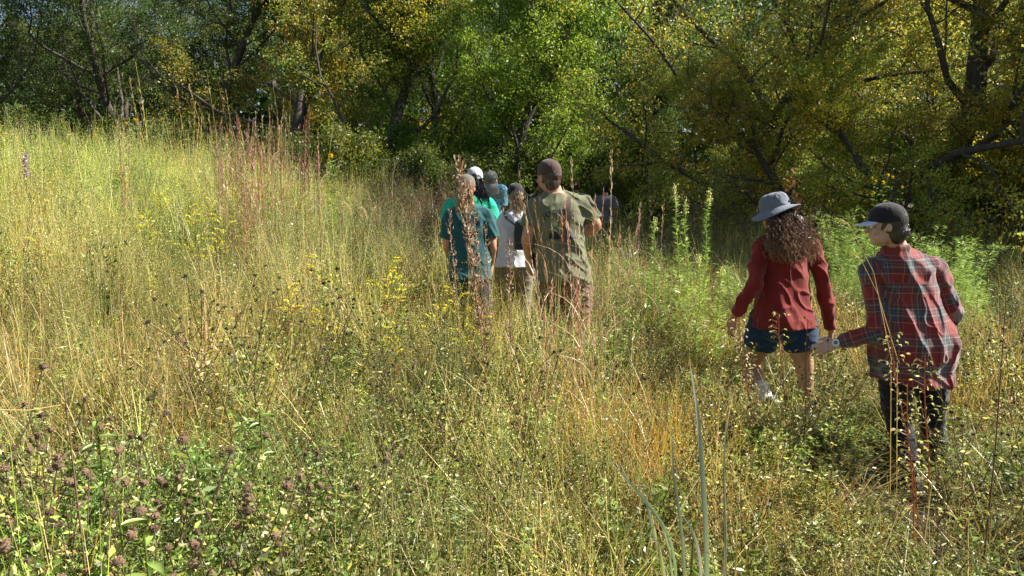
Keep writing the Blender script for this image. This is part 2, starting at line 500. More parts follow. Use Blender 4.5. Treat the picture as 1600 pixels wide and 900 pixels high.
PATH = np.array([(1.9, 2.9), (2.15, 4.2), (1.85, 5.2), (1.1, 5.9), (.4, 6.4), (0, 7.6), (-.3, 9), (-.2, 10.6), (.5, 13), (1.6, 16.6), (3, 22)])
def path_dist(x, y):
    d = np.full(np.shape(x), 99.0)
    for (x0, y0), (x1, y1) in zip(PATH[:-1], PATH[1:]):
        dx, dy = x1 - x0, y1 - y0; t = np.clip(((x - x0) * dx + (y - y0) * dy) / (dx * dx + dy * dy), 0, 1)
        d = np.minimum(d, np.hypot(x - x0 - t * dx, y - y0 - t * dy))
    return d

BODY_SPOTS = [(2.17, 4.2), (1.84, 5.2), (.38, 6.3)]
def height_map(x, y):
    u = x / y
    h = np.where(y < 4, .78, np.where(y < 8, .78 + (y - 4) * .06, 1.02))
    h = h * (1 + .25 * sstep((-u - .1) / .4) * sstep((y - 3.5) / 3))
    h = h * (1 - .22 * sstep((u - .05) / .2) * (1 - sstep((y - 9) / 3)))
    pd = path_dist(x, y)
    h = h * (1 - .38 * np.exp(-(pd / .45) ** 2))
    # the sight line to the two nearest walkers is trodden lower
    h = h * np.where((x / y > .42) & (x / y < .60) & (y > 2.6) & (y < 4.2), .84, 1.0)
    h = h * np.where((x / y > .27) & (x / y < .42) & (y > 3.6) & (y < 5.2), .92, 1.0)
    return h * (.52 + .52 * vnoise(x, y, .8, 5) + .46 * vnoise(x, y, .30, 6))
# ------------------------------------------------------------------ ground sheet
def build_ground():
    xs = np.concatenate([[-300, -120, -50], np.arange(-24, 24.1, .5), [50, 120, 300]])
    ys = np.concatenate([[-200, -60, -15, -4], np.arange(0, 40.1, .5), [60, 120, 400]])
    X, Y = np.meshgrid(xs, ys); Z = ground_h(X, np.minimum(Y, 60))
    n, m = X.shape; v = np.stack([X, Y, Z], -1).reshape(-1, 3)
    i, j = np.meshgrid(np.arange(n - 1), np.arange(m - 1), indexing='ij'); a = i * m + j
    f = np.stack([a, a + 1, a + m + 1, a + m], -1).reshape(-1, 4)
    me = quad_mesh('ground', v, f, np.ones((len(v), 3)), smooth=True)
    mt, nt, N, L, p = new_mat('soil_and_litter')
    tc = N.new('ShaderNodeTexCoord'); n1 = tex_noise(nt, 1.3, 5, tc.outputs['Object']); n2 = tex_noise(nt, 40, 6, tc.outputs['Object'], .75)
    c1 = ramp(nt, n2.outputs[0], [(.3, (.03, .024, .014)), (.5, (.09, .075, .035)), (.7, (.2, .16, .08))])
    c2 = ramp(nt, n1.outputs[0], [(.4, (.5, .65, .3)), (.6, (1, 1, 1))])
    L.new(mix_rgb(nt, c1, c2, 1.0, 'MULTIPLY'), p.inputs['Base Color']); p.inputs['Roughness'].default_value = 1
    b = N.new('ShaderNodeBump'); b.inputs['Strength'].default_value = 1; b.inputs['Distance'].default_value = .05
    L.new(n2.outputs[0], b.inputs['Height']); L.new(b.outputs[0], p.inputs['Normal'])
    tag(link('ground', me, mt), 'low rolling meadow ground under the tall grass', 'ground', kind='structure')
build_ground()

# ------------------------------------------------------------------ meadow stuff
def rep(fn, k, **kw): return [fn(**kw) for _ in range(k)]

def region(x, y):
    """Weights of the plant kinds at a spot, from how the meadow looks there."""
    u = x / y * F_PX + 800
    n1 = vnoise(x, y, 1.1, 1); n2 = vnoise(x, y, .6, 2); n3 = vnoise(x, y, 2.2, 3)
    far = sstep((y - 4.5) / 2.5); left = sstep((650 - u) / 250); right = sstep((u - 930) / 150)
    near = 1 - sstep((y - 2.9) / .9)
    ll = sstep((640 - u) / 160) * (1 - sstep((y - 3.0) / .8))
    W = {}
    W['tuft'] = 1.2 + 1.1 * left * (1 - near) + .8 * (n1 > .6)
    W['straw'] = .8 + 2.2 * left * (1 - near) * (1 - far * .5) + .5 * right + 1.2 * (n2 > .62) * (1 - ll)
    W['pan'] = .9 + 2.6 * far * left + .8 * (1 - left) * (1 - right)
    W['forb'] = .7 + .8 * ll + .3 * (1 - far) + 1.0 * (n2 < .35) + .4 * right
    W['spike'] = .8 + 3.4 * (1 - far) * np.exp(-((u - 700) / 330) ** 2) + .9 * right
    W['dry'] = .75 + .8 * right + .9 * ll + .6 * (n1 < .35) + 3.0 * sstep((u - 540) / 60) * sstep((760 - u) / 60) * sstep((y - 7.5) / 2)
    W['red'] = .03 * far + 1.5 * np.exp(-((u - 410) / 50) ** 2) * sstep((y - 5.5) / 2) + .12 * (n3 > .6) * left * far + 0.25 * sstep((u - 540) / 60) * sstep((760 - u) / 60) * sstep((y - 8) / 2)
    W['orange'] = .12 + 1.6 * np.exp(-((u - 1010) / 70) ** 2) * np.exp(-((y - 3.6) / .7) ** 2) + .8 * left * np.exp(-((y - 4) / 1.0) ** 2) * (n1 > .5)
    W['low'] = 1.2 + 0 * x
    W['mint'] = .3 + 1.6 * (vnoise(x, y, .55, 12) > .68) * (1 - far) + 4.5 * ll + .7 * (n3 < .3) * (1 - far)
    W['yel'] = .05 + .18 * np.exp(-((u - 600) / 130) ** 2) * np.exp(-((y - 5.6) / 1.2) ** 2) + .9 * far * left * (n1 > .55)
    W['grey'] = .25 + .9 * right * (1 - near * .5) + .4 * ll + .25 * near
    W['feather'] = .02 + 2.5 * np.exp(-((u - 1420) / 110) ** 2) * np.exp(-((y - 8.2) / 1.0) ** 2) + 2.8 * np.exp(-((u - 1080) / 75) ** 2) * np.exp(-((y - 7) / 1.2) ** 2)
    return W

PROT = {
    'tuft': rep(p_tuft, 5), 'straw': rep(p_tuft, 4, cols=(STRAW, PALE, ORANGE * .9, YGREEN), h=(.5, 1.15), w=(.003, .006), n=26, lean=.16, curl=.35),
    'pan': rep(p_panicle, 5) + rep(p_panicle, 2, cols=(PALE, STRAW, GREYG), spread=.06),
    'forb': rep(p_forb, 6) + rep(p_forb, 3, cols=(GREEN, GREEN * .7, YGREEN), ll=(.035, .06), stem=GREEN),
    'spike': rep(p_spikes, 5), 'dry': rep(p_dry, 6), 'red': rep(p_red, 5),
    'orange': rep(p_tuft, 4, cols=(A_(.60, .33, .07), LEAFY, A_(.62, .46, .07)), tips=(A_(.60, .33, .07), RUST * 1.4), h=(.55, .95), lean=.15, curl=.25, n=30),
    'mint': rep(p_forb, 6, rise=.15, cols=(A_(.18, .26, .06), A_(.27, .34, .09), GREEN, A_(.34, .40, .14)), ll=(.03, .058), lw=.3, per=52, stem=GREEN, n=4, br=4, droop=.05, h=(.5, .8)),
    'low': rep(p_low, 5), 'yel': rep(p_yellow, 4),
    'grey': rep(p_forb, 6, cols=(GREYG, GREEN, LEAFY, PALE * .7), ll=(.016, .034), lw=.2, per=56, br=6, rise=.6, stem=BROWN * 1.3, h=(.4, .75)),
    'feather': rep(p_feather, 3, n=4),
}
KINDS = list(PROT)
STUFF = {
    'meadow_grass': (('tuft', 'straw', 'pan', 'orange'), 'mixed green and straw coloured grass filling the whole meadow', 'grass', 'grass'),
    'wildflower_undergrowth': (('forb', 'mint', 'low', 'grey', 'spike', 'feather', 'yel'), 'leafy green weeds growing thickly between the meadow grasses', 'weeds', 'weed'),
    'dry_seed_stalks': (('dry', 'red'), 'thin brown and russet seed stalks standing all through the meadow', 'dry stalks', 'dry'),
}
def build_meadow():
    X = []; Y = []
    for d, a, b in ((105, 1.15, 3.0), (90, 3.0, 5.0), (72, 5.0, 8.0), (60, 8.0, 14.5), (22, 14.5, 21)):
        x, y = frustum_pts(d, a, b); X.append(x); Y.append(y)
    x = np.concatenate(X); y = np.concatenate(Y)
    pd = path_dist(x, y)
    keep = rng.uniform(0, 1, len(x)) < (1 - .55 * np.exp(-(pd / .35) ** 2))
    keep &= ~((y < 1.45) & (np.abs(x) < .9) & (rng.uniform(0, 1, len(x)) < .6))
    for bx, by in BODY_SPOTS: keep &= np.hypot(x - bx, y - by) > .26
    x, y = x[keep], y[keep]
    W = region(x, y); P = np.stack([W[k] * np.ones(len(x)) for k in KINDS], 1); P /= P.sum(1, keepdims=True)
    kind = (P.cumsum(1) < rng.uniform(0, 1, (len(x), 1))).sum(1).clip(0, len(KINDS) - 1)
    hm = height_map(x, y)
    u = x / y * F_PX + 800
    t = np.ones((len(x), 3)) * rng.uniform(.6, 1.35, (len(x), 1))
    n1 = vnoise(x, y, 1.3, 7)[:, None]; n2 = vnoise(x, y, .5, 8)[:, None]
    t = t * (1 + (n1 - .5) * np.array([.5, .25, .2])) * (1 + (n2 - .5) * .7)
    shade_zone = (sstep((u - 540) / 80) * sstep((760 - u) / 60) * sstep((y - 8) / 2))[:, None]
    t = t * (1 - shade_zone * np.array([.3, .4, .15]))  # tree shade put into the tint, over the grey-brown of the dry brush
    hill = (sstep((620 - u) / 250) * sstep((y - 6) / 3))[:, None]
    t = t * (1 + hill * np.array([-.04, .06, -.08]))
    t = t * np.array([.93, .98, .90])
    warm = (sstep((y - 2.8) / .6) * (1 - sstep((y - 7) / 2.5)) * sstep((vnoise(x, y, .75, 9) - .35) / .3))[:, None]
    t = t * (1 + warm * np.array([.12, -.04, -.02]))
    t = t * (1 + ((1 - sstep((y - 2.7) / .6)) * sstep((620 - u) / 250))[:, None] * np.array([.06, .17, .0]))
    t = t * (1 - (sstep((u - 1000) / 200) * (1 - sstep((y - 6) / 2)))[:, None] * np.array([.03, .08, .12]))  # browner right foreground; shade around the nearest walker is put into the tint too
    z = ground_h(x, y)
    pos = np.stack([x, y, z], 1); rot = rng.uniform(0, 2 * PI, len(x))
    hs = hm * rng.uniform(.75, 1.2, len(x))
    wide = 1 + .35 * sstep((y - 6) / 5)
    scl = np.stack([wide, wide, hs], 1)
    for name, (kinds, label, cat, mat) in STUFF.items():
        protos = []; which = np.full(len(x), -1)
        for k in kinds:
            sel = np.nonzero(kind == KINDS.index(k))[0]
            which[sel] = len(protos) + rng.integers(0, len(PROT[k]), len(sel)); protos += PROT[k]
        s = which >= 0
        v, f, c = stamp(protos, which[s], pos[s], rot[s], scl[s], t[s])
        me = quad_mesh(name, v, f, c)
        tag(link(name, me, M[mat]), label, cat, kind='stuff')
        print(name, len(f))
build_meadow()
# ------------------------------------------------------------------ trees
def make_tree(H=10, tr=.2, fork=.3, spread=1.0, gnarl=.16, n1=15, n2=8, n3=6, leaves=60, ls=(.07, .11), lw=.5, cluster=.22, pal=(GREEN,), patch=(), low=.15,
              up=.12, bare=0.0, lean=(0, 0), droop=0.0, seed=1):
    """Returns (wood arrays, leaf arrays). Leaves sit in clumps around the outer twigs."""
    rs = np.random.default_rng(seed); W = Q(); LP = []; LD = []; LC = []
    def wander(p, d, L_, seg, wob, trop):
        pts = [p]; d = d / np.linalg.norm(d)
        for _ in range(seg):
            d = d + rs.normal(0, wob, 3) + np.array([0, 0, trop]); d /= np.linalg.norm(d)
            p = p + d * L_ / seg; pts.append(p)
        return np.array(pts)
    def side(d, ang, az):
        d = d / np.linalg.norm(d); r = np.array([0, 0, 1.0]) if abs(d[2]) < .9 else np.array([1.0, 0, 0])
        s = np.cross(d, r); s /= np.linalg.norm(s); u = np.cross(s, d)
        return d * math.cos(ang) + (s * math.cos(az) + u * math.sin(az)) * math.sin(ang)
    wc = (1, 1, 1)
    trunks = [wander(np.array([0, 0, -.3]), np.array([lean[0], lean[1], 1.0]), H * .82, 9, gnarl * .55, .05)]
    q_tube(W, trunks[0], tr * np.linspace(1.15, .18, 10) ** 1.0, wc, 8)
    tk = trunks[0]
    for i in range(n1):
        t = low + (1 - low) * (i + rs.uniform(0, 1)) / n1
        p = interp(tk, [t])[0]; dd = tk[min(9, int(t * 9) + 1)] - tk[int(min(t, .99) * 9)]
        az = i * 2.4 + rs.uniform(-.5, .5); ang = R(rs.uniform(50, 85) - 30 * t)
        L1 = H * .42 * spread * (1 - .55 * t ** 1.5) * rs.uniform(.75, 1.15)
        b1 = wander(p, side(dd, ang, az), L1, 7, gnarl, up)
        r1 = tr * .5 * (1 - .6 * t) * rs.uniform(.7, 1.1)
        q_tube(W, b1, np.linspace(r1, r1 * .2, 8), wc, 6)
        limb_bare = rs.uniform() < bare
        pc = patch[rs.integers(len(patch))] if len(patch) and rs.uniform() < .45 else None
        for j in range(n2):
            t2 = .18 + .82 * (j + rs.uniform(0, 1)) / n2
            p2 = interp(b1, [t2])[0]; k2 = min(6, int(t2 * 7)); d2 = b1[k2 + 1] - b1[k2]
            b2 = wander(p2, side(d2, R(rs.uniform(30, 75)), rs.uniform(0, 2 * PI)), L1 * .42 * (1.15 - .5 * t2) * rs.uniform(.6, 1.2), 5, gnarl * 1.3, up * .6)
            r2 = max(.008, r1 * .35 * (1 - .5 * t2)); q_tube(W, b2, np.linspace(r2, r2 * .3, 6), wc, 4)
            for k in range(n3):
                t3 = .2 + .8 * (k + rs.uniform(0, 1)) / n3
                p3 = interp(b2, [t3])[0]; k3 = min(4, int(t3 * 5)); d3 = b2[k3 + 1] - b2[k3]
                b3 = wander(p3, side(d3, R(rs.uniform(25, 80)), rs.uniform(0, 2 * PI)), rs.uniform(.3, .75) * H / 10, 3, .2, up * .4 - droop)
                q_tube(W, b3, [.007, .006, .005, .003], wc, 3)
                if limb_bare and rs.uniform() < .85: continue
                nl = int(leaves * rs.uniform(.5, 1.4))
                tt = rs.uniform(.1, 1.05, nl)
                pos = interp(b3, np.clip(tt, 0, 1)) + rs.normal(0, cluster * .5, (nl, 3)) * np.array([1, 1, .6])
                dr = rs.normal(0, 1, (nl, 3)) + (b3[-1] - b3[0]) * 1.0 + np.array([0, 0, -.45])
                pp = np.array(pal); cc = pp[rs.integers(0, len(pp), nl)]
                if pc is not None:
                    mk = rs.uniform(0, 1, nl) < .6; cc[mk] = np.array(pc)
                cc = cc * rs.uniform(.75, 1.25, (nl, 1)) * rs.uniform(.85, 1.18)
                LP.append(pos); LD.append(dr); LC.append(cc)
    Lq = Q()
    if LP:
        P_ = np.concatenate(LP); n = len(P_)
        q_leaves(Lq, P_, np.concatenate(LD), rs.uniform(*ls, n), rs.uniform(*ls, n) * lw, np.clip(np.concatenate(LC), 0, .9), fold=.1)
    return W, Lq

def tree_meshes(name, **kw):
    w, l = make_tree(**kw)
    return w.mesh(name + '_wood', smooth=True), l.mesh(name + '_leaves')

T_OLIVE = A_(.23, .25, .055); T_GOLD = A_(.50, .37, .06); T_BRONZE = A_(.34, .22, .06); T_BRIGHT = A_(.16, .26, .035); T_LIME = A_(.24, .31, .04)
T_DARK = A_(.075, .115, .035); T_MID = A_(.12, .18, .045)
SP = {
    'oak': [tree_meshes('oak%d' % i, H=9.5, tr=.21, spread=1.25, gnarl=.24, n1=16, n2=9, n3=6, leaves=72, ls=(.048, .082), pal=(T_OLIVE, T_OLIVE * 1.1, T_MID, T_GOLD * .8), patch=(T_GOLD, T_BRONZE, T_OLIVE), low=.16, seed=s, lean=(.12, -.05), up=.05, droop=.06) for i, s in enumerate((3, 8, 21))],
    'lime': [tree_meshes('lime%d' % i, H=9.0, tr=.17, spread=.8, gnarl=.15, n1=18, n2=8, n3=6, leaves=68, ls=(.05, .085), pal=(T_BRIGHT, T_BRIGHT * 1.1, T_LIME, T_MID), patch=(T_LIME,), low=.06, seed=s, up=.12) for i, s in enumerate((5, 14))],
    'yellow': [tree_meshes('yellow%d' % i, H=10, tr=.2, spread=1.0, gnarl=.2, n1=16, n2=8, n3=6, leaves=50, ls=(.06, .10), pal=(T_OLIVE, T_MID, T_GOLD * .9, T_LIME * .8), patch=(T_GOLD, T_LIME), low=.2, seed=s, up=.09) for i, s in enumerate((6, 17))],
    'dark': [tree_meshes('dark%d' % i, H=11, tr=.15, spread=.95, gnarl=.2, n1=16, n2=8, n3=6, leaves=64, ls=(.055, .09), pal=(T_DARK, T_MID, T_DARK * 1.3), patch=(T_MID, T_OLIVE), low=.24, bare=.12, seed=s, up=.14) for i, s in enumerate((9, 27, 33))],
    'shrub': [tree_meshes('shrub%d' % i, H=3.0, tr=.05, spread=1.3, gnarl=.25, n1=14, n2=6, n3=4, leaves=40, ls=(.05, .09), pal=(T_DARK, T_MID, T_OLIVE * .8), patch=(T_OLIVE,), low=.05, seed=s, up=.1, cluster=.3) for i, s in enumerate((12, 41))],
    'brush': [tree_meshes('brush%d' % i, H=3.2, tr=.05, spread=1.3, gnarl=.34, n1=12, n2=7, n3=5, leaves=9, ls=(.04, .07), pal=(T_BRONZE * .6, T_OLIVE, STRAW * .5), low=.05, seed=s, up=.02, droop=.1, bare=.4) for i, s in enumerate((19,))],
}
def put_tree(kind, var, x, y, s, rot, label, name='tree', group=None, tint=(1, 1, 1), cat='tree', wood='bark', sz=1.0):
    w, l = SP[kind][var % len(SP[kind])]
    e = tag(empty(name, (x, y, gz(x, min(y, 60)) - .05), (0, 0, rot)), label, cat, group)
    e.scale = (s, s, s * sz)
    link('trunk' if cat == 'tree' else 'stems', w, M[wood], e)
    c = link('crown' if cat == 'tree' else 'leaves', l, M['leaf'], e); c.color = (*tint, 1)
    return e

# front row, left to right: (kind, variant, x, y, scale, turn, label, tint, wood)
FRONT = [
    ('dark', 0, -15.2, 22.5, 1.0, .3, 'dark green tree with thin grey limbs at the far left edge of the wood', (.62, .66, .6), 'bark'),
    ('dark', 1, -11.6, 24.0, 1.0, 2.1, 'dark open tree behind the left of the hill crest, second tree from the left edge', (.55, .62, .55), 'bark'),
    ('dark', 2, -8.6, 22.5, .95, 1.2, 'dark tree with sky showing through its top, third from the left edge', (.65, .66, .6), 'bark'),
    ('yellow', 0, -5.6, 19.5, .95, .4, 'tree with a golden yellow crown top left of centre', (1.15, 1.0, .9), 'bark'),
    ('yellow', 1, -3.0, 18.8, .9, 2.9, 'olive green tree between the golden tree and the bright green one', (.9, 1.0, .8), 'bark'),
    ('lime', 0, -2.0, 20.0, .95, .9, 'mid green tree above the file of walkers', (.6, .72, .6), 'bark'),
    ('lime', 1, .1, 18.2, 1.05, 4.0, 'bright fresh green tree right behind the man in the olive shirt', (1.0, 1.0, .85), 'bark'),
    ('oak', 0, 4.0, 17.0, 1.05, .2, 'oak of olive and bronze leaves just right of centre', (1.25, 1.2, 1.1), 'bark'),
    ('oak', 1, 6.6, 14.0, 1.12, 1.4, 'big gnarled oak with crooked dark limbs above the sun hat walker', (1.25, 1.25, 1.1), 'bark'),
    ('oak', 2, 9.8, 13.6, 1.0, 5.0, 'golden leaved oak spreading over the right edge of the field', (1.4, 1.25, 1.0), 'bark'),
]
for k, v, x, y, s, rt, lab, tint, wd in FRONT:
    put_tree(k, v, x, y, s, rt, lab, tint=tint, wood=wd)
for k, v, x, y, s, rt, lab, tint in [
    ('oak', 1, 7.6, 12.0, .50, 2.0, 'young oak with golden leaves under the big oaks, behind the plaid shirt', (1.45, 1.4, 1.1)),
    ('oak', 0, 5.4, 12.9, .52, 3.4, 'young olive green oak under the big gnarled oak, left of the sun hat', (1.25, 1.3, 1.0)),
    ('oak', 2, 9.4, 11.7, .50, .7, 'young oak with yellow leaves at the right edge of the field', (1.6, 1.4, 1.0)),
    ('yellow', 0, 6.6, 12.2, .48, 1.7, 'small bushy tree between the two big oaks above the sun hat', (1.3, 1.4, 1.1)),
    ('oak', 0, 11.2, 13.0, .62, 4.1, 'half grown oak closing the gap at the far right', (1.1, 1.05, .9)),
    ('lime', 0, 2.9, 17.2, .55, 2.2, 'small dark leafy tree right of the bright green one', (.5, .55, .6))]:
    put_tree(k, v, x, y, s, rt, lab, tint=tint)
# rows behind
BEHIND = [
    ('dark', 0, -20, 27, 1.1), ('dark', 1, -15.5, 29.5, 1.05), ('dark', 1, -8.5, 28.5, 1.05), ('dark', 2, -12.0, 29, .95), ('yellow', 0, -5.5, 26.5, 1.05), ('dark', 2, -2.5, 25, 1.05),
    ('lime', 0, 1.0, 23, 1.1), ('dark', 0, 3.8, 22.5, 1.05), ('oak', 2, 7.5, 21.5, 1.1), ('oak', 0, 12, 20.5, 1.15), ('dark', 2, 16, 21, 1.1), ('dark', 1, 19.5, 26, 1.2),
    ('dark', 0, -1, 31, 1.2), ('dark', 1, 5, 30, 1.2), ('dark', 2, 11, 29, 1.2), ('dark', 0, 16.5, 30, 1.2), ('dark', 1, -6.5, 34, 1.2), ('dark', 0, -17.5, 36, 1.2), ('dark', 2, -24.5, 34, 1.2)]
for i, (k, v, x, y, s) in enumerate(BEHIND):
    put_tree(k, v, x, y, s, rng.uniform(0, 6.2), 'dark tree in the rows of the wood behind the front trees', group='trees deeper in the wood', tint=(.85, .9, .85), wood='bark')

SHRUBS = [
    (-14.5, 19.5, .75), (-12.3, 20.5, .8), (-10, 19.6, .7), (-7.7, 19.4, .75), (-6.0, 17.5, .7), (-4.4, 17.2, .8), (-3.0, 16.2, .85), (-1.8, 15.8, .8), (-.5, 17.5, .8), (2.3, 18.8, .95), (3.6, 17.6, .8), (4.5, 19, 1.0), (5.8, 18, 1.0), (8.2, 14.4, .7), (9.4, 12.4, .8), (8.0, 17, 1), (12, 14.5, 1.2), (10.6, 11.5, .75),
    (-13, 23.5, 1.0), (-9, 24, 1.0), (-5, 22, 1.1), (-2, 21, 1.2), (1.2, 20, 1.2), (7, 20, 1.3), (10, 18, 1.2), (-17, 24, 1.1), (3.2, 21.5, 1.3), (14, 18, 1.3), (8.9, 11.2, .62), (12.5, 17, 1.4), (10.4, 15.2, 1.0), (-12, 26.5, 1.2), (-15.5, 27, 1.2), (-18.5, 29, 1.3), (-8.5, 26, 1.1), (-21, 28, 1.3)]
for i, (x, y, s) in enumerate(SHRUBS):
    where = 'left half' if x < -1 else 'right half'
    put_tree('shrub', i, x, y, s, rng.uniform(0, 6.2), 'dark green bushy shrub at the foot of the trees in the %s' % where, name='shrub', group='shrubs at the foot of the trees, %s' % where, cat='shrub', tint=(.5, .56, .45) if i % 3 else (.85, .8, .55), wood='bark')
for i, (x, y, s) in enumerate([(3.6, 14.6, .75), (4.3, 13.4, .7), (5.2, 14.0, .8), (5.9, 12.6, .7), (3.9, 16.4, .8), (7.0, 12.4, .6)]):
    put_tree('brush', i, x, y, s, i * 1.9, 'tangle of bare grey twigs hanging in the shade under the oaks', name='brush_shrub', group='bare twiggy brush under the oaks', cat='brush', wood='bark_grey')

# the far side of the wood, one dense mass no one could count
n = 90000
x = rng.uniform(-60, 60, n); y = rng.uniform(40, 50, n); top = np.where(x < -14, 7.0, 9) + 2.5 * vnoise(x, y * 0, 5.0, 31) + 2 * vnoise(x, y * 0, 1.7, 32)
z = 1.2 + rng.uniform(0, 1, n) ** 1.0 * top
keep = vnoise(x + y * .2, z, 1.1, 33) > .22
q = Q(); q_leaves(q, np.stack([x, y, z], 1)[keep], rng.normal(0, 1, (keep.sum(), 3)), .55, .4, pick_cols(int(keep.sum()), (T_DARK, T_MID, T_DARK * .8)))
tag(link('far_wood', q.mesh('far_wood'), M['leaf']), 'dense dark foliage of the wood far behind the trees', 'foliage', kind='stuff')
# ------------------------------------------------------------------ people
def V3(*a): return Vector(a)

class Solid:
    """Closed overlapping volumes, fused by a voxel remesh into one skin."""
    def __init__(s): s.v = []; s.f = []
    def rings(s, rings):
        n = len(rings[0]); b = len(s.v)
        for r in rings: s.v += [tuple(p) for p in r]
        m = len(rings)
        for i in range(m - 1):
            for j in range(n):
                s.f.append((b + i * n + j, b + i * n + (j + 1) % n, b + (i + 1) * n + (j + 1) % n, b + (i + 1) * n + j))
        s.f.append(tuple(b + j for j in range(n - 1, -1, -1))); s.f.append(tuple(b + (m - 1) * n + j for j in range(n)))
    def loft(s, secs, n=28):
        """secs: (centre, axis a, axis b, ra, rb, power)"""
        out = []
        for c, a, b_, ra, rb, pw in secs:
            ring = []
            for j in range(n):
                t = 2 * PI * j / n; ct, st = math.cos(t), math.sin(t)
                x = math.copysign(abs(ct) ** pw, ct); y = math.copysign(abs(st) ** pw, st)
                ring.append(Vector(c) + Vector(a) * (ra * x) + Vector(b_) * (rb * y))
            out.append(ring)
        s.rings(out)
    def tube(s, pts, rad, n=16, flat=1.0, ref=None, cap=True):
        pts = [Vector(p) for p in pts]; m = len(pts)
        # smooth the path with a Catmull-Rom pass
        P2 = []; R2 = []
        for i in range(m - 1):
            p0 = pts[max(i - 1, 0)]; p1 = pts[i]; p2 = pts[i + 1]; p3 = pts[min(i + 2, m - 1)]
            for k in range(4):
                t = k / 4
                P2.append(0.5 * ((2 * p1) + (p2 - p0) * t + (2 * p0 - 5 * p1 + 4 * p2 - p3) * t * t + (3 * p1 - p0 - 3 * p2 + p3) * t ** 3))
                R2.append(rad[i] * (1 - t) + rad[i + 1] * t)
        P2.append(pts[-1]); R2.append(rad[-1])
        if cap:
            d0 = (P2[0] - P2[1]).normalized(); d1 = (P2[-1] - P2[-2]).normalized()
            P2 = [P2[0] + d0 * R2[0] * .55] + P2 + [P2[-1] + d1 * R2[-1] * .55]; R2 = [R2[0] * .6] + R2 + [R2[-1] * .6]
        a = None; secs = []
        for i, p in enumerate(P2):
            tg = (P2[min(i + 1, len(P2) - 1)] - P2[max(i - 1, 0)]).normalized()
            if a is None:
                r = Vector(ref) if ref is not None else (Vector((0, 1, 0)) if abs(tg.y) < .8 else Vector((1, 0, 0)))
                a = (r - tg * r.dot(tg)).normalized()
            else: a = (a - tg * a.dot(tg)).normalized()
            secs.append((p, a, tg.cross(a), R2[i], R2[i] * flat, 1.0))
        s.loft(secs, n)
    def ell(s, c, a, b_, d, ra, rb, rc, n=18):
        """Ellipsoid with axes a, b, d."""
        secs = []
        for i in range(1, 12):
            t = PI * i / 12
            secs.append((Vector(c) - Vector(d) * rc * math.cos(t), a, b_, ra * math.sin(t), rb * math.sin(t), 1.0))
        s.loft(secs, n)
    def skin(s, name, voxel, smooth=4, origin=(0, 0, 0)):
        me = bpy.data.meshes.new('tmp'); o3 = Vector(origin)
        me.from_pydata([tuple(Vector(p) - o3) for p in s.v], [], s.f)
        ob = bpy.data.objects.new('tmp', me); COL.objects.link(ob)
        m = ob.modifiers.new('r', 'REMESH'); m.mode = 'VOXEL'; m.voxel_size = voxel; m.adaptivity = 0; m.use_smooth_shade = True
        if smooth:
            k = ob.modifiers.new('s', 'SMOOTH'); k.factor = .5; k.iterations = smooth
        dg = bpy.context.evaluated_depsgraph_get(); dg.update()
        out = bpy.data.meshes.new_from_object(ob.evaluated_get(dg)); out.name = name
        bpy.data.objects.remove(ob); bpy.data.meshes.remove(me)
        return out

def displace(me, fn):
    n = len(me.vertices); co = np.empty(n * 3, np.float32); no = np.empty(n * 3, np.float32)
    me.vertices.foreach_get('co', co); me.vertices.foreach_get('normal', no)
    co = co.reshape(-1, 3); no = no.reshape(-1, 3)
    d = np.array([fn(Vector(co[i])) for i in range(n)], np.float32)
    me.vertices.foreach_set('co', (co + no * d[:, None]).ravel()); me.update()

def folds(amp=.008, fx=9, fz=4, seed=0, diag=.6):
    def fn(p):
        q = Vector((p.x * fx + p.z * fx * diag, p.y * fx, p.z * fz + seed))
        q = q + Vector((noise.noise(q * .7), noise.noise(q * .7 + Vector((9, 2, 4))), 0)) * .5
        a = max(0, 1 - abs(noise.noise(q)) * 3.2) ** 1.6
        b = max(0, 1 - abs(noise.noise(Vector((q.x * 1.7 - q.z * .9 + 5, q.y * 1.7 + 3, q.z * 2.4 + q.x * .6 + 1)))) * 3.4) ** 1.6
        return amp * (a * 1.0 + b * .7 - .55)
    return fn

STD = dict(hipL=(-.085, 0, .93), hipR=(.085, 0, .93), kneeL=(-.10, .03, .50), kneeR=(.10, .03, .50), ankL=(-.105, -.03, .085), ankR=(.105, -.03, .085),
           shL=(-.178, -.01, 1.405), shR=(.178, -.01, 1.405), elL=(-.24, -.03, 1.12), elR=(.24, -.03, 1.12), wrL=(-.24, .08, .88), wrR=(.24, .08, .88),
           neck=(0, -.02, 1.475), head=(0, .015, 1.632))
#           z,   rx,   ry,  y
TORSO_M = [(.82, .150, .100, 0), (.90, .168, .118, -.006), (.98, .160, .112, -.004), (1.06, .146, .104, 0), (1.14, .146, .104, 0), (1.22, .156, .110, 0), (1.30, .170, .116, 0), (1.37, .178, .112, -.004), (1.42, .160, .094, -.01), (1.455, .105, .075, -.016), (1.49, .062, .060, -.014)]
TORSO_F = [(.82, .155, .105, 0), (.90, .172, .122, -.010), (.98, .158, .112, -.006), (1.06, .134, .094, 0), (1.12, .126, .088, 0), (1.20, .134, .096, 0), (1.28, .146, .108, .004), (1.35, .158, .106, 0), (1.41, .146, .086, -.01), (1.45, .095, .068, -.016), (1.485, .054, .052, -.014)]

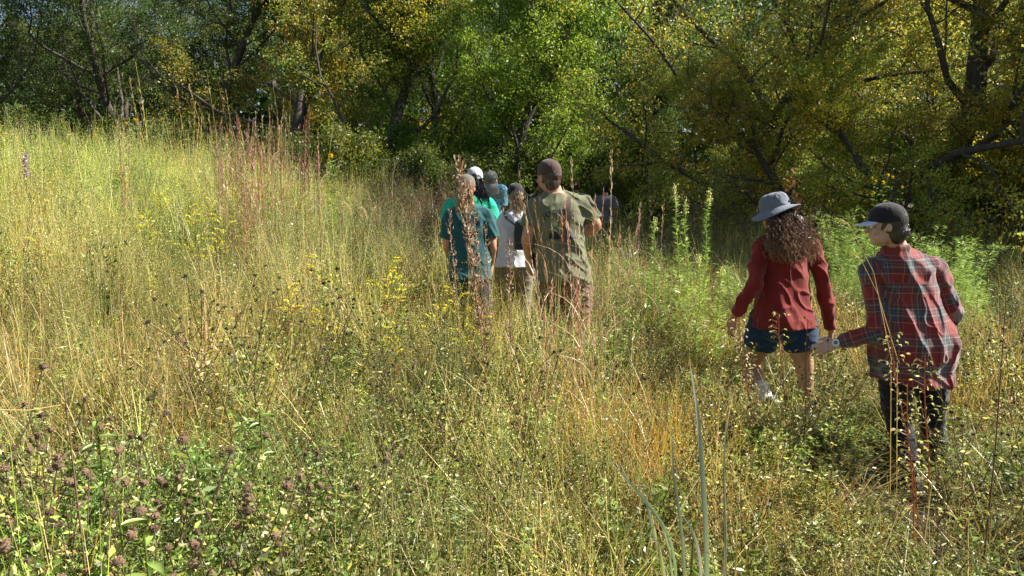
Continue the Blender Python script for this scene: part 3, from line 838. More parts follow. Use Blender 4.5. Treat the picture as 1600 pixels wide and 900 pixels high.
class Human:
    def __init__(h, name, label, x, y, yaw, H, female=False, head_yaw=0, head_pitch=0, head_roll=0, over=None, voxel=.008, skin_mat=None, wide=1.0, z=None, group=None):
        h.s = H / 1.75; h.fem = female; h.wide = wide
        h.base = Vector((x, y, gz(x, y) if z is None else z)); h.yaw = yaw; h.vox = voxel
        c, s_ = math.cos(yaw), math.sin(yaw)
        h.R = Vector((c, s_, 0)); h.F = Vector((-s_, c, 0)); h.U = Vector((0, 0, 1))
        h.J = {k: h.L(*v) for k, v in STD.items()}
        if female:
            for k in ('shL', 'shR'): h.J[k] = h.L(STD[k][0] * .9, STD[k][1], STD[k][2])
        for k, v in (over or {}).items(): h.J[k] = Vector(v)
        # torso follows hips -> neck
        h.hip = (h.J['hipL'] + h.J['hipR']) / 2
        h.TR = (h.J['shR'] - h.J['shL']); h.TR.z *= .6; h.TR.normalize()
        # head frame
        hy = yaw + head_yaw
        f = Vector((-math.sin(hy), math.cos(hy), 0)); f = (f * math.cos(head_pitch) - h.U * math.sin(head_pitch)).normalized()
        r = f.cross(h.U).normalized(); r = (r * math.cos(head_roll) - r.cross(f) * -math.sin(head_roll)).normalized()
        h.hf = f; h.hr = r; h.hu = r.cross(f).normalized(); h.hc = h.J['head']
        h.parts = []
        h.skin_mat = skin_mat
        h.body_solid(); h.hands = []
        h.name = name; h.label = label; h.group = group
    def L(h, x, y, z):
        s = h.s; return h.base + h.R * x * s * (h.wide if False else 1) + h.F * y * s + h.U * z * s
    def hp(h, x, y, z):
        s = h.s; return h.hc + h.hr * x * s + h.hf * y * s + h.hu * z * s
    def tor_c(h, z, yo=0):
        """Torso centre at standard height z: along the line from the hips to the neck."""
        t = (z - .93) / (1.475 - .93)
        c = h.hip.lerp(h.J['neck'], t) if t > 0 else h.hip + h.U * (z - .93) * h.s
        return c + h.F * (yo + .02 * max(0, t)) * h.s
    def tor_axes(h, z):
        t = min(1, max(0, (z - .93) / .45)); a = (h.R * (1 - t) + h.TR * t).normalized()
        up = (h.J['neck'] - h.hip).normalized(); b_ = up.cross(a).normalized(); b_.z *= .5; b_.normalize()
        return a, b_
    def torso(h, S, off=0, z0=.82, z1=9, extra=None, prof=None):
        prof = prof or (TORSO_F if h.fem else TORSO_M); secs = []
        for z, rx, ry, yo in prof:
            if z < z0 - 1e-6 or z > z1: continue
            a, b_ = h.tor_axes(z); s = h.s
            secs.append((h.tor_c(z, yo), a, b_, (rx * h.wide) * s + off, (ry * h.wide) * s + off, .88))
        S.loft(secs)
    def body_solid(h):
        S = Solid(); s = h.s; J = h.J; w = h.wide
        h.torso(S)
        S.tube([h.tor_c(1.44, -.01), J['neck'] + h.U * .02 * s, h.hp(0, -.02, -.05)], [.062 * s, .057 * s * (.9 if h.fem else 1.08), .055 * s * (.9 if h.fem else 1.05)])
        for sd in 'LR':
            sh, el, wr = J['sh' + sd], J['el' + sd], J['wr' + sd]; k = (.86 if h.fem else 1.0) * s * (w ** .8)
            inn = sh.lerp(h.tor_c(1.40), .35)
            S.tube([h.tor_c(1.45, -.01), J['neck'].lerp(sh, .45) - h.U * .012 * s, sh - h.U * .01 * s], [.05 * k, .047 * k, .046 * k])
            S.tube([inn, sh, sh.lerp(el, .45), el, el.lerp(wr, .3), wr], [.06 * k, .056 * k, .048 * k, .040 * k, .042 * k, .027 * k])
            hp, kn, an = J['hip' + sd], J['knee' + sd], J['ank' + sd]
            S.tube([hp + h.U * .03 * s, hp.lerp(kn, .3), kn, kn.lerp(an, .3), kn.lerp(an, .75), an], [.095 * s * w, .088 * s * w, .058 * s, .058 * s, .04 * s, .036 * s])
            toe = an + h.F * .13 * s - h.U * .05 * s
            S.tube([an - h.F * .03 * s - h.U * .03 * s, an.lerp(toe, .5), toe], [.036 * s, .034 * s, .026 * s])
        # head
        a, b_, d = h.hr, h.hf, h.hu
        S.ell(h.hp(0, -.012, .022), a, b_, d, .076 * s, .096 * s, .094 * s)
        S.ell(h.hp(0, .028, -.052), a, b_, d, .056 * s, .062 * s, .062 * s)
        S.ell(h.hp(0, .062, -.092), a, b_, d, .026 * s, .024 * s, .020 * s, 12)
        S.ell(h.hp(0, .072, .018), a, b_, d, .050 * s, .020 * s, .016 * s, 12)
        S.tube([h.hp(0, .083, .012), h.hp(0, .098, -.012), h.hp(0, .108, -.030)], [.010 * s, .012 * s, .014 * s], 10)
        S.ell(h.hp(0, .088, -.056), a, b_, d, .024 * s, .010 * s, .010 * s, 10)
        for q in (-1, 1):
            S.ell(h.hp(.045 * q, .055, -.025), a, b_, d, .022 * s, .024 * s, .026 * s, 12)
            S.ell(h.hp(.077 * q, -.012, -.014), (a * .9 + b_ * .3 * q).normalized(), (b_ * .9 - a * .3 * q).normalized(), d, (.008 if h.fem else .010) * s, (.016 if h.fem else .021) * s, (.025 if h.fem else .032) * s, 12)
        h.S = S
    def hand(h, sd, d, n, curl=.5, spread=.12, k=1.0):
        """A hand at the wrist: d along the palm, n out of the back of the hand."""
        S = h.S; s = h.s * k; w = h.J['wr' + sd]; d = Vector(d).normalized(); n = Vector(n); n = (n - d * n.dot(d)).normalized()
        t = d.cross(n).normalized()
        if sd == 'R': t = -t            # t points to the thumb side
        S.loft([(w - d * .01 * s, t, n, .026 * s, .020 * s, 1), (w + d * .015 * s, t, n, .031 * s, .017 * s, .9), (w + d * .05 * s, t, n, .040 * s, .015 * s, .8), (w + d * .085 * s, t, n, .039 * s, .012 * s, .8), (w + d * .094 * s, t, n, .034 * s, .009 * s, .8)], 16)
        for i, (o, L_, rr) in enumerate(((.030, .070, .0088), (.010, .079, .0092), (-.010, .073, .0088), (-.029, .057, .0078))):
            p = w + d * (.080 - abs(o) * .2) * s + t * o * s; dd = (d + t * o * spread * 22).normalized(); pts = [p]
            for j, fr in enumerate((.15, .42, .26, .17)):
                if j: dd = (dd - n * math.tan(curl * (.55 if j == 1 else .7)) * .8).normalized()
                p = p + dd * L_ * fr * s * 1.15; pts.append(p)
            S.tube(pts, [rr * s, rr * s, rr * s * .97, rr * s * .9, rr * s * .8], 10)
        p0 = w + d * .022 * s + t * .026 * s; p1 = p0 + (t * .65 + d * .7 - n * .25).normalized() * .042 * s; p2 = p1 + (t * .3 + d * .9 - n * .3).normalized() * .032 * s; p3 = p2 + (d * .95 - n * .35).normalized() * .022 * s
        S.tube([p0, p1, p2, p3], [.015 * s, .0115 * s, .0105 * s, .008 * s], 10)
    def finish(h):
        me = h.S.skin('person', h.vox, 2, h.base)
        h.o = link(h.name, me, h.skin_mat, loc=h.base); tag(h.o, h.label, 'person', h.group)
        h.idx = 0
        # eyes
        for q in (-1, 1):
            e = Q(); c = h.hp(.031 * q, .080, .002) - h.base; q_ball(e, c, .012 * h.s, (.75, .73, .70), jit=0)
            q_ball(e, c + h.hf * .0065 * h.s, .0068 * h.s, (.03, .02, .015), jit=0)
            link('eye', e.mesh('eye', True), M['eye'], h.o)
        return h.o
    def add(h, name, S, mat, voxel=None, smooth=4, disp=None, label=None, parent=None):
        me = S.skin(name, voxel or h.vox, smooth, h.base)
        if disp: displace(me, disp)
        o = link(name, me, mat, parent or h.o)
        if label: o['label'] = label
        return o
    def addq(h, name, q, mat, smooth=False, parent=None, label=None):
        v, f, c = q.arrays(); v = v - np.array(h.base)
        o = link(name, quad_mesh(name, v, f, c, smooth), mat, parent or h.o)
        if label: o['label'] = label
        return o
    # -------------------------------------------------- clothes
    def shirt(h, mat, hem=.86, off=.014, flare=0.0, sleeve=.5, sl_r=1.25, name='shirt', disp=None, collar=0, label=None, hem_tilt=0.0, drape=.0, cuff=.012):
        S = Solid(); s = h.s; prof = TORSO_F if h.fem else TORSO_M; secs = []
        zs = [hem] + [hem + (1.30 - hem) * i / 7 for i in range(1, 7)]
        def at_z(z):
            P_ = prof
            for i in range(len(P_) - 1):
                if P_[i][0] <= z <= P_[i + 1][0]:
                    t = (z - P_[i][0]) / (P_[i + 1][0] - P_[i][0]); return [P_[i][k] * (1 - t) + P_[i + 1][k] * t for k in range(4)]
            return [z, P_[0][1], P_[0][2], P_[0][3]] if z < P_[0][0] else list(P_[-1])
        for z in zs + [1.30, 1.37, 1.425, 1.462] + ([1.485] if not collar else [1.48, 1.50]):
            _, rx, ry, yo = at_z(min(z, 1.488)); t = max(0, (1.30 - z) / (1.30 - hem)); a, b_ = h.tor_axes(z)
            base_rx = max(rx, .150 * t + rx * (1 - t)); o2 = off + flare * t ** 1.5 + drape * math.sin(min(1, t * 1.1) * PI) ** 2
            if z > 1.44: o2 = off * .7
            c = h.tor_c(z, yo)
            secs.append((c, a, b_, base_rx * h.wide * s + o2, max(ry, .10) * h.wide * s + o2 if z < 1.4 else ry * h.wide * s + o2, .86))
        if hem_tilt:
            c, a, b_, ra, rb, pw = secs[0]
            secs[0] = (c, (a + h.U * hem_tilt).normalized(), b_, ra, rb, pw)
        S.loft(secs, 36)
        k = (.86 if h.fem else 1.0) * s * (h.wide ** .8)
        for sd in 'LR':
            sh, el, wr = h.J['sh' + sd], h.J['el' + sd], h.J['wr' + sd]; inn = sh.lerp(h.tor_c(1.38), .45)
            S.tube([h.tor_c(1.44, -.01), h.J['neck'].lerp(sh, .45) - h.U * .012 * s, sh - h.U * .008 * s], [.052 * k + off * .8, .05 * k + off * .8, .052 * k + off])
            if sleeve < 1:
                end = sh.lerp(el, sleeve * 1.3 if sleeve < .75 else .98); r_ = .060 * k * sl_r
                S.tube([inn, sh, sh.lerp(end, .5), end], [.066 * k + off, .058 * k + off, r_, r_ * 1.02], 20, cap=False)
            else:
                end = el.lerp(wr, .93); r_ = .05 * k * sl_r
                S.tube([inn, sh, sh.lerp(el, .5), el, el.lerp(wr, .5), end], [.066 * k + off, .058 * k + off, .053 * k * sl_r, .050 * k * sl_r, .045 * k * sl_r, .030 * k * sl_r + cuff * .3], 20, cap=False)
        if collar:
            n_ = h.J['neck']; S.tube([n_ - h.U * .03 * s, n_ + h.U * .035 * s], [.078 * s, .068 * s], 20, cap=False)
        return h.add(name, S, mat, disp=disp, label=label)
    def trousers(h, mat, top=1.0, off=.012, cut=1.0, name='trousers', disp=None, loose=1.0, label=None):
        S = Solid(); s = h.s; h.torso(S, off, .82, top + .02)
        c = h.tor_c(.86); a, b_ = h.tor_axes(.86)
        S.ell(h.tor_c(.84, -.01), a, b_, h.U, .155 * s * h.wide + off, .105 * s * h.wide + off, .08 * s)
        for sd in 'LR':
            hp, kn, an = h.J['hip' + sd], h.J['knee' + sd], h.J['ank' + sd]; w = h.wide
            if cut < 1:
                end = hp.lerp(kn, cut); S.tube([hp + h.U * .03 * s, hp.lerp(end, .5), end], [.10 * s * w + off, .098 * s * w * loose + off, .094 * s * w * loose + off], 22, cap=False)
            else:
                S.tube([hp + h.U * .03 * s, hp.lerp(kn, .35), kn, kn.lerp(an, .4), an + (kn - an) * .03], [.098 * s * w + off, .09 * s * w * loose + off, .064 * s * loose + off, .06 * s * loose + off, .052 * s * loose + off], 20, cap=False)
        return h.add(name, S, mat, disp=disp, label=label)
    def shoe(h, sd, mat, pitch=0.0, sole=None, hi=.0):
        S = Solid(); s = h.s; an = h.J['ank' + sd]
        f = (h.F * math.cos(pitch) - h.U * math.sin(pitch)).normalized(); u = (h.U * math.cos(pitch) + h.F * math.sin(pitch)).normalized(); r = h.R
        b = an - u * .085 * s
        secs = []
        for y, w, z0, ht in ((-.075, .030, .006, .045), (-.06, .038, .0, .075), (0, .041, .0, .085 + hi), (.06, .044, .0, .07), (.12, .048, .0, .052), (.165, .042, .0, .04), (.19, .028, .004, .022)):
            secs.append((b + f * y * s + u * (z0 + ht * .5) * s, r, u, w * s, ht * .55 * s, .8))
        S.loft(secs, 18)
        if hi: S.tube([an - u * .03 * s, an + (h.J['knee' + sd] - an).normalized() * hi * s], [.045 * s, .05 * s], 16, cap=False)
        o = h.add('shoe', S, mat, .006, 2)
        S2 = Solid()
        S2.loft([(b + f * y * s - u * .004 * s, r, u, w * s, .011 * s, .7) for y, w in ((-.082, .026), (-.06, .041), (0, .043), (.06, .047), (.12, .051), (.17, .044), (.197, .026))], 18)
        h.add('sole', S2, sole or M['sole'], .006, 1, parent=o)
        return o
    def cap(h, mat, brim_mat=None, back_gap=True, strap=None, backwards=False, label=None, high=1.0):
        """Baseball cap: six-panel crown, curved brim, adjuster strap and button."""
        s = h.s; S = Solid(); a, b_, d = h.hr, h.hf, h.hu; sg = -1 if backwards else 1
        rings = []
        tilt = .10 * sg
        c0 = h.hp(0, -.012, .035)
        up = (d + b_ * -tilt * .6).normalized(); fr = up.cross(a) * -1 if False else a.cross(up) * -1
        fr = up.cross(a).normalized()
        if fr.dot(b_) < 0: fr = -fr
        secs = []
        for t in (-.18, 0, .15, .32, .5, .66, .8, .91, .98, 1.0):
            z = max(t, 0); r_ = math.sqrt(max(.0, 1 - (z ** 2.3))) if t > 0 else 1.0
            if t == 1.0: r_ = .1
            secs.append((c0 + up * (.098 * t * high) * s, a, fr, (.083 * r_ + .002) * s, (.104 * r_ + .002) * s, .98))
        S.loft(secs, 30)
        def seam(p):
            q = p + h.base - c0; an = math.atan2(q.dot(fr), q.dot(a)); m = abs(((an / (PI / 3) + .5) % 1) - .5)
            return -.0022 * math.exp(-(m / .03) ** 2) + .0012 * noise.noise(p * 30)
        o = h.add('cap', S, mat, .0045, 2, disp=seam, label=label)
        # brim
        q = Q(); n = 14; rows = 6; vs = []
        for i in range(rows):
            for j in range(n):
                an = -1.05 + 2.1 * j / (n - 1); t = i / (rows - 1)
                out = (.104 + .072 * t * math.cos(an * .78) ** .6) * s
                x = math.sin(an) * (.083 + (.0 + .004) * t) * s * 1.0; y = math.cos(an) * .104 * s + t * .070 * s * math.cos(an * 1.1) ** .7 if math.cos(an * 1.1) > 0 else math.cos(an) * .104 * s
                z = -.006 * s - .020 * s * t - .16 * abs(x) ** 1.5 * 1.6
                vs.append(c0 + a * x + fr * y * sg + up * z)
        vs2 = [v - up * .004 * s for v in vs]; b0 = np.array([tuple(v) for v in vs + vs2]); K = rows * n; fs = []
        for i in range(rows - 1):
            for j in range(n - 1):
                p = i * n + j; fs += [[p, p + 1, p + n + 1, p + n], [K + p, K + p + n, K + p + n + 1, K + p + 1]]
        for j in range(n - 1):
            p = (rows - 1) * n + j; fs.append([p, p + 1, K + p + 1, K + p])
        q.add(b0, fs, (1, 1, 1)); h.addq('brim', q, brim_mat or mat, True, parent=o)
        q = Q(); q_ball(q, c0 + up * .1 * high * s, .008 * s, (1, 1, 1), .6, 0); h.addq('button', q, mat, True, parent=o)
        if strap:
            bk = -fr * sg; pts = [c0 + a * math.sin(t) * .086 * s + bk * math.cos(t) * .108 * s - up * .008 * s for t in np.linspace(-.75, .75, 9)]
            q = Q()
            for dz in (0,):
                P_ = np.array([tuple(p) for p in pts]); upn = np.array(tuple(up)) * .010 * s
                v = np.concatenate([P_ - upn, P_ + upn]); k = np.arange(8); q.add(v, np.stack([k, k + 1, k + 10, k + 9], 1), (1, 1, 1))
            h.addq('strap', q, strap, True, parent=o)
            # the open arch above the strap shows the hair
            q = Q(); cc = c0 + bk * .101 * s + up * .020 * s; seg = 10
            v = [cc + up * -.016 * s] + [cc + a * math.cos(t) * .030 * s + up * (math.sin(t) * .026 - .014) * s - bk * (.010 * math.sin(t)) * s + bk * .004 * s for t in np.linspace(0, PI, seg)]
            v = np.array([tuple(x) for x in v]); f_ = [[0, i, i + 1, min(i + 2, seg)] for i in range(1, seg - 1, 1)]
            q.add(v, f_, getattr(h, 'hair_col', (.08, .05, .03))); h.addq('hair_in_cap_opening', q, M['hair'], True, parent=o)
        return o
    def strands(h, name, roots, path, n_seg, rad, cols, curl=0.0, freq=10, sides=3, parent=None, label=None):
        q = Q()
        for i, r0 in enumerate(roots):
            P_ = np.array([tuple(p) for p in path(r0, n_seg)]); m = len(P_); t = np.linspace(0, 1, m)
            ph = rng.uniform(0, 6.28); am = curl * h.s * np.clip(t * 3, 0, 1) * rng.uniform(.6, 1.3); fq = freq * rng.uniform(.8, 1.25)
            P_ = P_ + np.stack([np.cos(fq * t * 6.28 + ph), np.sin(fq * t * 6.28 + ph), .5 * np.sin(fq * t * 6.28 * 1.3)], 1) * am[:, None]
            c0, c1 = cols; k = rng.uniform(.65, 1.35)
            q_tube(q, P_, rad * (1 - .65 * t), np.clip(np.array(c0) * k, 0, 1), sides, np.clip(np.array(c1) * k, 0, 1))
        return h.addq(name, q, M['hair'], True, parent, label)
    def hair_shell(h, col, back=.012, low=-.06, front=.02, name='hair'):
        S = Solid(); s = h.s; a, b_, d = h.hr, h.hf, h.hu
        S.ell(h.hp(0, -.022, .026), a, b_, d, .081 * s, .096 * s + back * s * .4, .098 * s)
        S.ell(h.hp(0, -.055, low * .6), a, b_, d, .068 * s, .050 * s + back * s, (.05 + abs(low) * .4) * s)
        me = S.skin(name, .007, 3, h.base)
        displace(me, lambda p: .0035 * noise.noise(Vector((p.x * 60, p.y * 60, p.z * 22))))
        at_ = me.attributes.new('Col', 'FLOAT_COLOR', 'POINT'); n = len(me.vertices)
        c = np.ones((n, 4)); c[:, :3] = np.array(col) * rng.uniform(.7, 1.3, (n, 1)); at_.data.foreach_set('color', c.ravel().astype(np.float32))
        h.hair_col = col
        return link(name, me, M['hair'], h.o)

M['eye'] = hair_mat('eye', .15)
M['sole'] = plain('shoe_sole', (.5, .5, .48))
M['skin_fair'] = skin('fair_skin', (.56, .35, .27))
M['skin_tan'] = skin('sunburnt_skin', (.55, .27, .18))
M['skin_mid'] = skin('tanned_skin', (.45, .25, .16))

def plaid_mat():
    m, nt, N, L, p = new_mat('red_plaid_flannel')
    at_ = N.new('ShaderNodeAttribute'); at_.attribute_name = 'plaid'
    sp = N.new('ShaderNodeSeparateXYZ'); L.new(at_.outputs['Vector'], sp.inputs[0])
    RD = (.22, .026, .022); SL = (.045, .052, .065); WH = (.29, .27, .24); MR = (.12, .018, .02); GR = (.16, .16, .16)
    def stripes(sock, per, off):
        k = N.new('ShaderNodeMath'); k.operation = 'MULTIPLY_ADD'; L.new(sock, k.inputs[0]); k.inputs[1].default_value = 1 / per; k.inputs[2].default_value = off
        f = N.new('ShaderNodeMath'); f.operation = 'FRACT'; L.new(k.outputs[0], f.inputs[0])
        return ramp(nt, f.outputs[0], [(0, RD), (.34, WH), (.365, RD), (.41, MR), (.45, SL), (.55, GR), (.58, WH), (.60, SL), (.68, GR), (.70, SL), (.80, WH), (.825, SL), (.86, MR), (.90, RD), (.955, GR), (.97, RD)], 'CONSTANT')
    A = stripes(sp.outputs[0], .145, .2); B = stripes(sp.outputs[1], .155, .42)
    tc = N.new('ShaderNodeTexCoord')
    L.new(mix_rgb(nt, A, B, .5), p.inputs['Base Color'])
    p.inputs['Roughness'].default_value = .9; p.inputs['Sheen Weight'].default_value = .35; p.inputs['Specular IOR Level'].default_value = .2
    n2 = tex_noise(nt, 45, 3, tc.outputs['Object']); b = N.new('ShaderNodeBump'); b.inputs['Strength'].default_value = .35; b.inputs['Distance'].default_value = .008
    L.new(n2.outputs[0], b.inputs['Height']); L.new(b.outputs[0], p.inputs['Normal'])
    return m

def plaid_coords(h, me):
    """Warp and weft coordinates: round and along the torso, round and along each sleeve."""
    n = len(me.vertices); co = np.empty(n * 3, np.float32); me.vertices.foreach_get('co', co); co = co.reshape(-1, 3) + np.array(h.base)
    J = {k: np.array(v) for k, v in h.J.items()}; R_ = np.array(h.R); F_ = np.array(h.F)
    hip = np.array(h.hip); rel = co - hip; x = rel @ np.array(h.TR); y = rel @ F_
    ang = np.arctan2(x, np.abs(y) + .10) ; s = np.where(np.abs(x) < .09, x, np.sign(x) * (.09 + (np.abs(x) - .09) * 1.15)); t = rel[:, 2]
    out = np.stack([s, t, np.zeros(n)], 1)
    for sd in 'LR':
        sh, el, wr = J['sh' + sd], J['el' + sd], J['wr' + sd]; best = np.full(n, 9.0); S_ = np.zeros(n); T_ = np.zeros(n); acc = 0
        for p0, p1 in ((sh, el), (el, wr)):
            d = p1 - p0; Ln = np.linalg.norm(d); d = d / Ln; tt = np.clip((co - p0) @ d, 0 if p0 is sh else -.02, Ln); q_ = co - p0 - tt[:, None] * d; ds = np.linalg.norm(q_, axis=1)
            a = unit(np.cross(d, F_ + .01)); b_ = np.cross(a, d); ang = np.arctan2(q_ @ b_, q_ @ a)
            m = ds < best; best[m] = ds[m]; S_[m] = (ang * .055)[m]; T_[m] = (acc + tt)[m]; acc += Ln
        side = (co - sh) @ np.array(h.TR) * (1 if sd == 'R' else -1)
        below = (sh[2] - co[:, 2])
        use = (best < .085 * h.s) & ((side > -.015) | (((co - el) @ np.array(h.TR)) * (1 if sd == 'R' else -1) > -.03) & (best < .07))
        out[use, 0] = S_[use]; out[use, 1] = T_[use]
    yk = (rel[:, 2] > .385 * h.s); out[yk, 0] += .062; out[yk, 1] += .05
    at_ = me.attributes.new('plaid', 'FLOAT_VECTOR', 'POINT'); at_.data.foreach_set('vector', out.astype(np.float32).ravel())

def lerp3(a, b, t): return Vector(a).lerp(Vector(b), t)
# ================================================================== the walkers
# --- woman in the red plaid flannel shirt, nearest, right
Y0 = 4.2
fl = Human('person', 'person in a red plaid flannel shirt and black cap, nearest, at the right', 2.2, Y0, .22, 1.60, female=True, head_yaw=1.0, head_pitch=.12,
           voxel=.0052, skin_mat=M['skin_fair'], z=0.0, wide=1.16,
           over=dict(head=at(1384, 352, 4.15), neck=at(1404, 393, Y0 - .02), shL=at(1362, 424, Y0 - .02), shR=at(1460, 420, Y0 + .04), elL=at(1370, 517, Y0 - .05), wrL=at(1307, 537, Y0 + .05),
                     elR=at(1486, 492, Y0 + .12), wrR=at(1455, 520, Y0 + .34), hipL=at(1400, 538, Y0), hipR=at(1455, 536, Y0 + .05),
                     kneeL=at(1402, 650, Y0 + .06), ankL=at(1424, 745, Y0 - .05), kneeR=at(1458, 650, Y0 + .14), ankR=at(1468, 742, Y0 + .22)))
fl.hand('L', at(1268, 549, Y0 + .12) - at(1307, 537, Y0 + .05), (-.1, -.8, .5), curl=.35, spread=.2)
fl.hand('R', (-.3, .5, -.2), (.5, 0, .5), curl=.6)
fl.finish()
fl.trousers(cloth('dark_trousers', (.012, .014, .022)), top=1.0, loose=.98, disp=folds(.006, 7, 9, 3, .2))
sh = fl.shirt(M.setdefault('plaid', plaid_mat()), hem=.70, off=.016, flare=.05, sleeve=1, sl_r=1.24, drape=.036, collar=1, hem_tilt=-.10, disp=folds(.014, 6.0, 2.6, 2, .35))
plaid_coords(fl, sh.data)
for sd, pt in (('L', .25), ('R', .1)): fl.shoe(sd, plain('dark_boot', (.05, .05, .06)), pitch=pt, hi=.05)
fl.hair_shell((.035, .028, .022), low=-.07)
def pony_roots(h, n, spread=.02, y=-.11, z=-.02, x=0): return [(h.hp(x + rng.normal(0, spread * .5), y + rng.uniform(-.005, .01), z + rng.normal(0, spread * .6)), rng.normal(0, 1, 3)) for _ in range(n)]
for cx in (-.035, .045):
    def bun(r0, m, cx=cx):
        a0 = rng.uniform(0, 6.28); c = fl.hp(cx, -.098, -.040 + .012 * math.copysign(1, cx)); pts = []
        for t in np.linspace(0, 1, m):
            an = a0 + t * 5.2; r_ = .020 * fl.s
            pts.append(c + fl.hr * math.cos(an) * r_ * (1 + .2 * r0[1][0]) + fl.hu * math.sin(an) * r_ + fl.hf * -.012 * r0[1][1])
        return pts
    fl.strands('hair_bun', pony_roots(fl, 60), bun, 14, .0028, ((.10, .085, .07), (.24, .22, .20)))
fl.cap(cloth('black_cap_cloth', (.022, .018, .022), bump=.15), cloth('white_brim_cloth', (.62, .66, .74), bump=.1), strap=plain('black_strap', (.02, .02, .02)))
# round white wristwatch
q = Q(); wr = fl.J['wrL']; dv = (fl.J['wrL'] - fl.J['elL']).normalized(); nn = Vector((-.1, -.85, .45)); nn = (nn - dv * nn.dot(dv)).normalized(); tt = dv.cross(nn)
c = wr - dv * .004
ring = []
for an in np.linspace(0, 2 * PI, 25): ring.append(c + (nn * math.cos(an) * .024 + tt * math.sin(an) * .030))
P_ = np.array([tuple(p) for p in ring]); dn = np.array(tuple(dv)) * .009; k = np.arange(24)
q.add(np.concatenate([P_ - dn, P_ + dn]), np.stack([k, k + 1, k + 26, k + 25], 1), (1, 1, 1))
wb = fl.addq('wristwatch', q, plain('white_strap', (.6, .6, .56)), True)
def disc_q(c, ax, bx, nx, r, th, col):
    q = Q(); n = 20; v = []
    for z in (0, th):
        v += [c + ax * math.cos(t) * r + bx * math.sin(t) * r + nx * z for t in np.linspace(0, 2 * PI, n, endpoint=False)]
    v.append(c + nx * th); v = np.array([tuple(p) for p in v]); k = np.arange(n)
    q.add(v, np.concatenate([np.stack([k, (k + 1) % n, n + (k + 1) % n, n + k], 1), np.stack([n + k, n + (k + 1) % n, np.full(n, 2 * n), np.full(n, 2 * n)], 1)[::1]]) if False else np.stack([k, (k + 1) % n, n + (k + 1) % n, n + k], 1), col)
    k2 = np.arange(0, n, 2); q.add(v, np.stack([n + k2, n + (k2 + 1), n + (k2 + 2) % n, np.full(len(k2), 2 * n)], 1), col)
    return q
fl.addq('watch_case', disc_q(c + nn * .024, dv, tt, nn, .021, .008, (1, 1, 1)), plain('pale_watch_case', (.75, .75, .70), .35), True, parent=wb)
fl.addq('watch_face', disc_q(c + nn * .0325, dv, tt, nn, .011, .001, (1, 1, 1)), plain('dark_watch_face', (.16, .18, .15), .2), True, parent=wb)

# --- woman in the dark red shirt with the sun hat
Y1 = 5.2
rd = Human('person', 'person in a dark red shirt, blue shorts and grey sun hat with long curly hair', 1.85, Y1, .30, 1.63, female=True, head_yaw=.45, head_pitch=.2,
           voxel=.0058, skin_mat=M['skin_mid'], z=0.0, wide=1.13,
           over=dict(head=at(1210, 333, Y1), neck=at(1226, 368, Y1), shL=at(1192, 383, Y1 - .05), shR=at(1269, 386, Y1 + .04), elL=at(1177, 447, Y1 - .12), wrL=at(1146, 496, Y1 - .08),
                     elR=at(1287, 450, Y1), wrR=at(1299, 518, Y1 + .05), hipL=at(1200, 500, Y1), hipR=at(1246, 500, Y1),
                     kneeL=at(1176, 570, Y1 + .18), ankL=at(1199, 628, Y1 - .12), kneeR=at(1258, 585, Y1 + .02), ankR=at(1256, 668, Y1 + .05)))
rd.hand('L', (-.12, .1, -1), (-.9, -.4, .1), curl=.45)
rd.hand('R', (.03, .1, -1), (.9, -.3, 0), curl=.5)
rd.finish()
rd.trousers(cloth('blue_shorts_cloth', (.012, .035, .085), bump=.2), top=.90, off=.012, cut=.50, loose=1.08, name='shorts', disp=folds(.007, 6, 8, 1, .1))
rd.shirt(cloth('dark_red_jersey', (.19, .018, .015), bump=.25), hem=.885, off=.015, flare=.034, sleeve=1, sl_r=1.16, drape=.006, disp=folds(.013, 5.5, 2.6, 9, .5))
for sd in 'LR':
    S = Solid(); an = rd.J['ank' + sd]; kn = rd.J['knee' + sd]
    S.tube([an - (kn - an).normalized() * .02, an.lerp(kn, .45)], [.042, .055], 16, cap=False)
    rd.add('sock', S, cloth('pale_sock', (.62, .62, .6)), disp=folds(.002, 30, 30, 1))
rd.shoe('L', plain('grey_shoe', (.22, .23, .24)), pitch=1.15, sole=plain('white_sole', (.78, .78, .75)))
rd.shoe('R', plain('grey_shoe_cloth', (.22, .23, .24)), pitch=.1)
rd.hair_shell((.018, .011, .008), low=-.09)
# curly hair falling down the back, thrown to her right
def curl_roots(h, n):
    out = []
    for _ in range(n):
        an = rng.uniform(-1.55, 1.55); out.append((h.hp(math.sin(an) * .082, -.02 - math.cos(an) * .085, rng.uniform(-.07, .035)), (an, rng.uniform(0, 1), rng.normal(0, 1))))
    return out
HE = [at(1198, 402, Y1 - .17), at(1228, 411, Y1 - .26), at(1257, 411, Y1 - .22), at(1279, 406, Y1 - .12)]
def curl_path(r0, m):
    p0, (an, d, nz) = r0; k = (an + 1.55) / 3.1 * 3; i = min(2, int(k)); e = HE[i].lerp(HE[i + 1], k - i) + Vector((nz * .012, rng.uniform(-.04, .05), rng.uniform(-.02, .11) * (1 - .3 * d)))
    if rng.uniform() < .1: e = e + Vector((rng.normal(0, .035), -.01, rng.uniform(-.03, .06)))
    e = e + (e - at(1225, 400, Y1 - .1)) * rng.normal(0, .08); mid = p0.lerp(e, .45) + Vector((nz * .015 + math.sin(an) * .03, -.055 - .03 * d, .035))
    return [(p0 * (1 - t) ** 2 + mid * 2 * t * (1 - t) + e * t * t) for t in np.linspace(0, 1, m)]
rd.strands('curly_hair', curl_roots(rd, 460), curl_path, 38, .0032, ((.022, .012, .008), (.27, .15, .08)), curl=.013, freq=4.6)
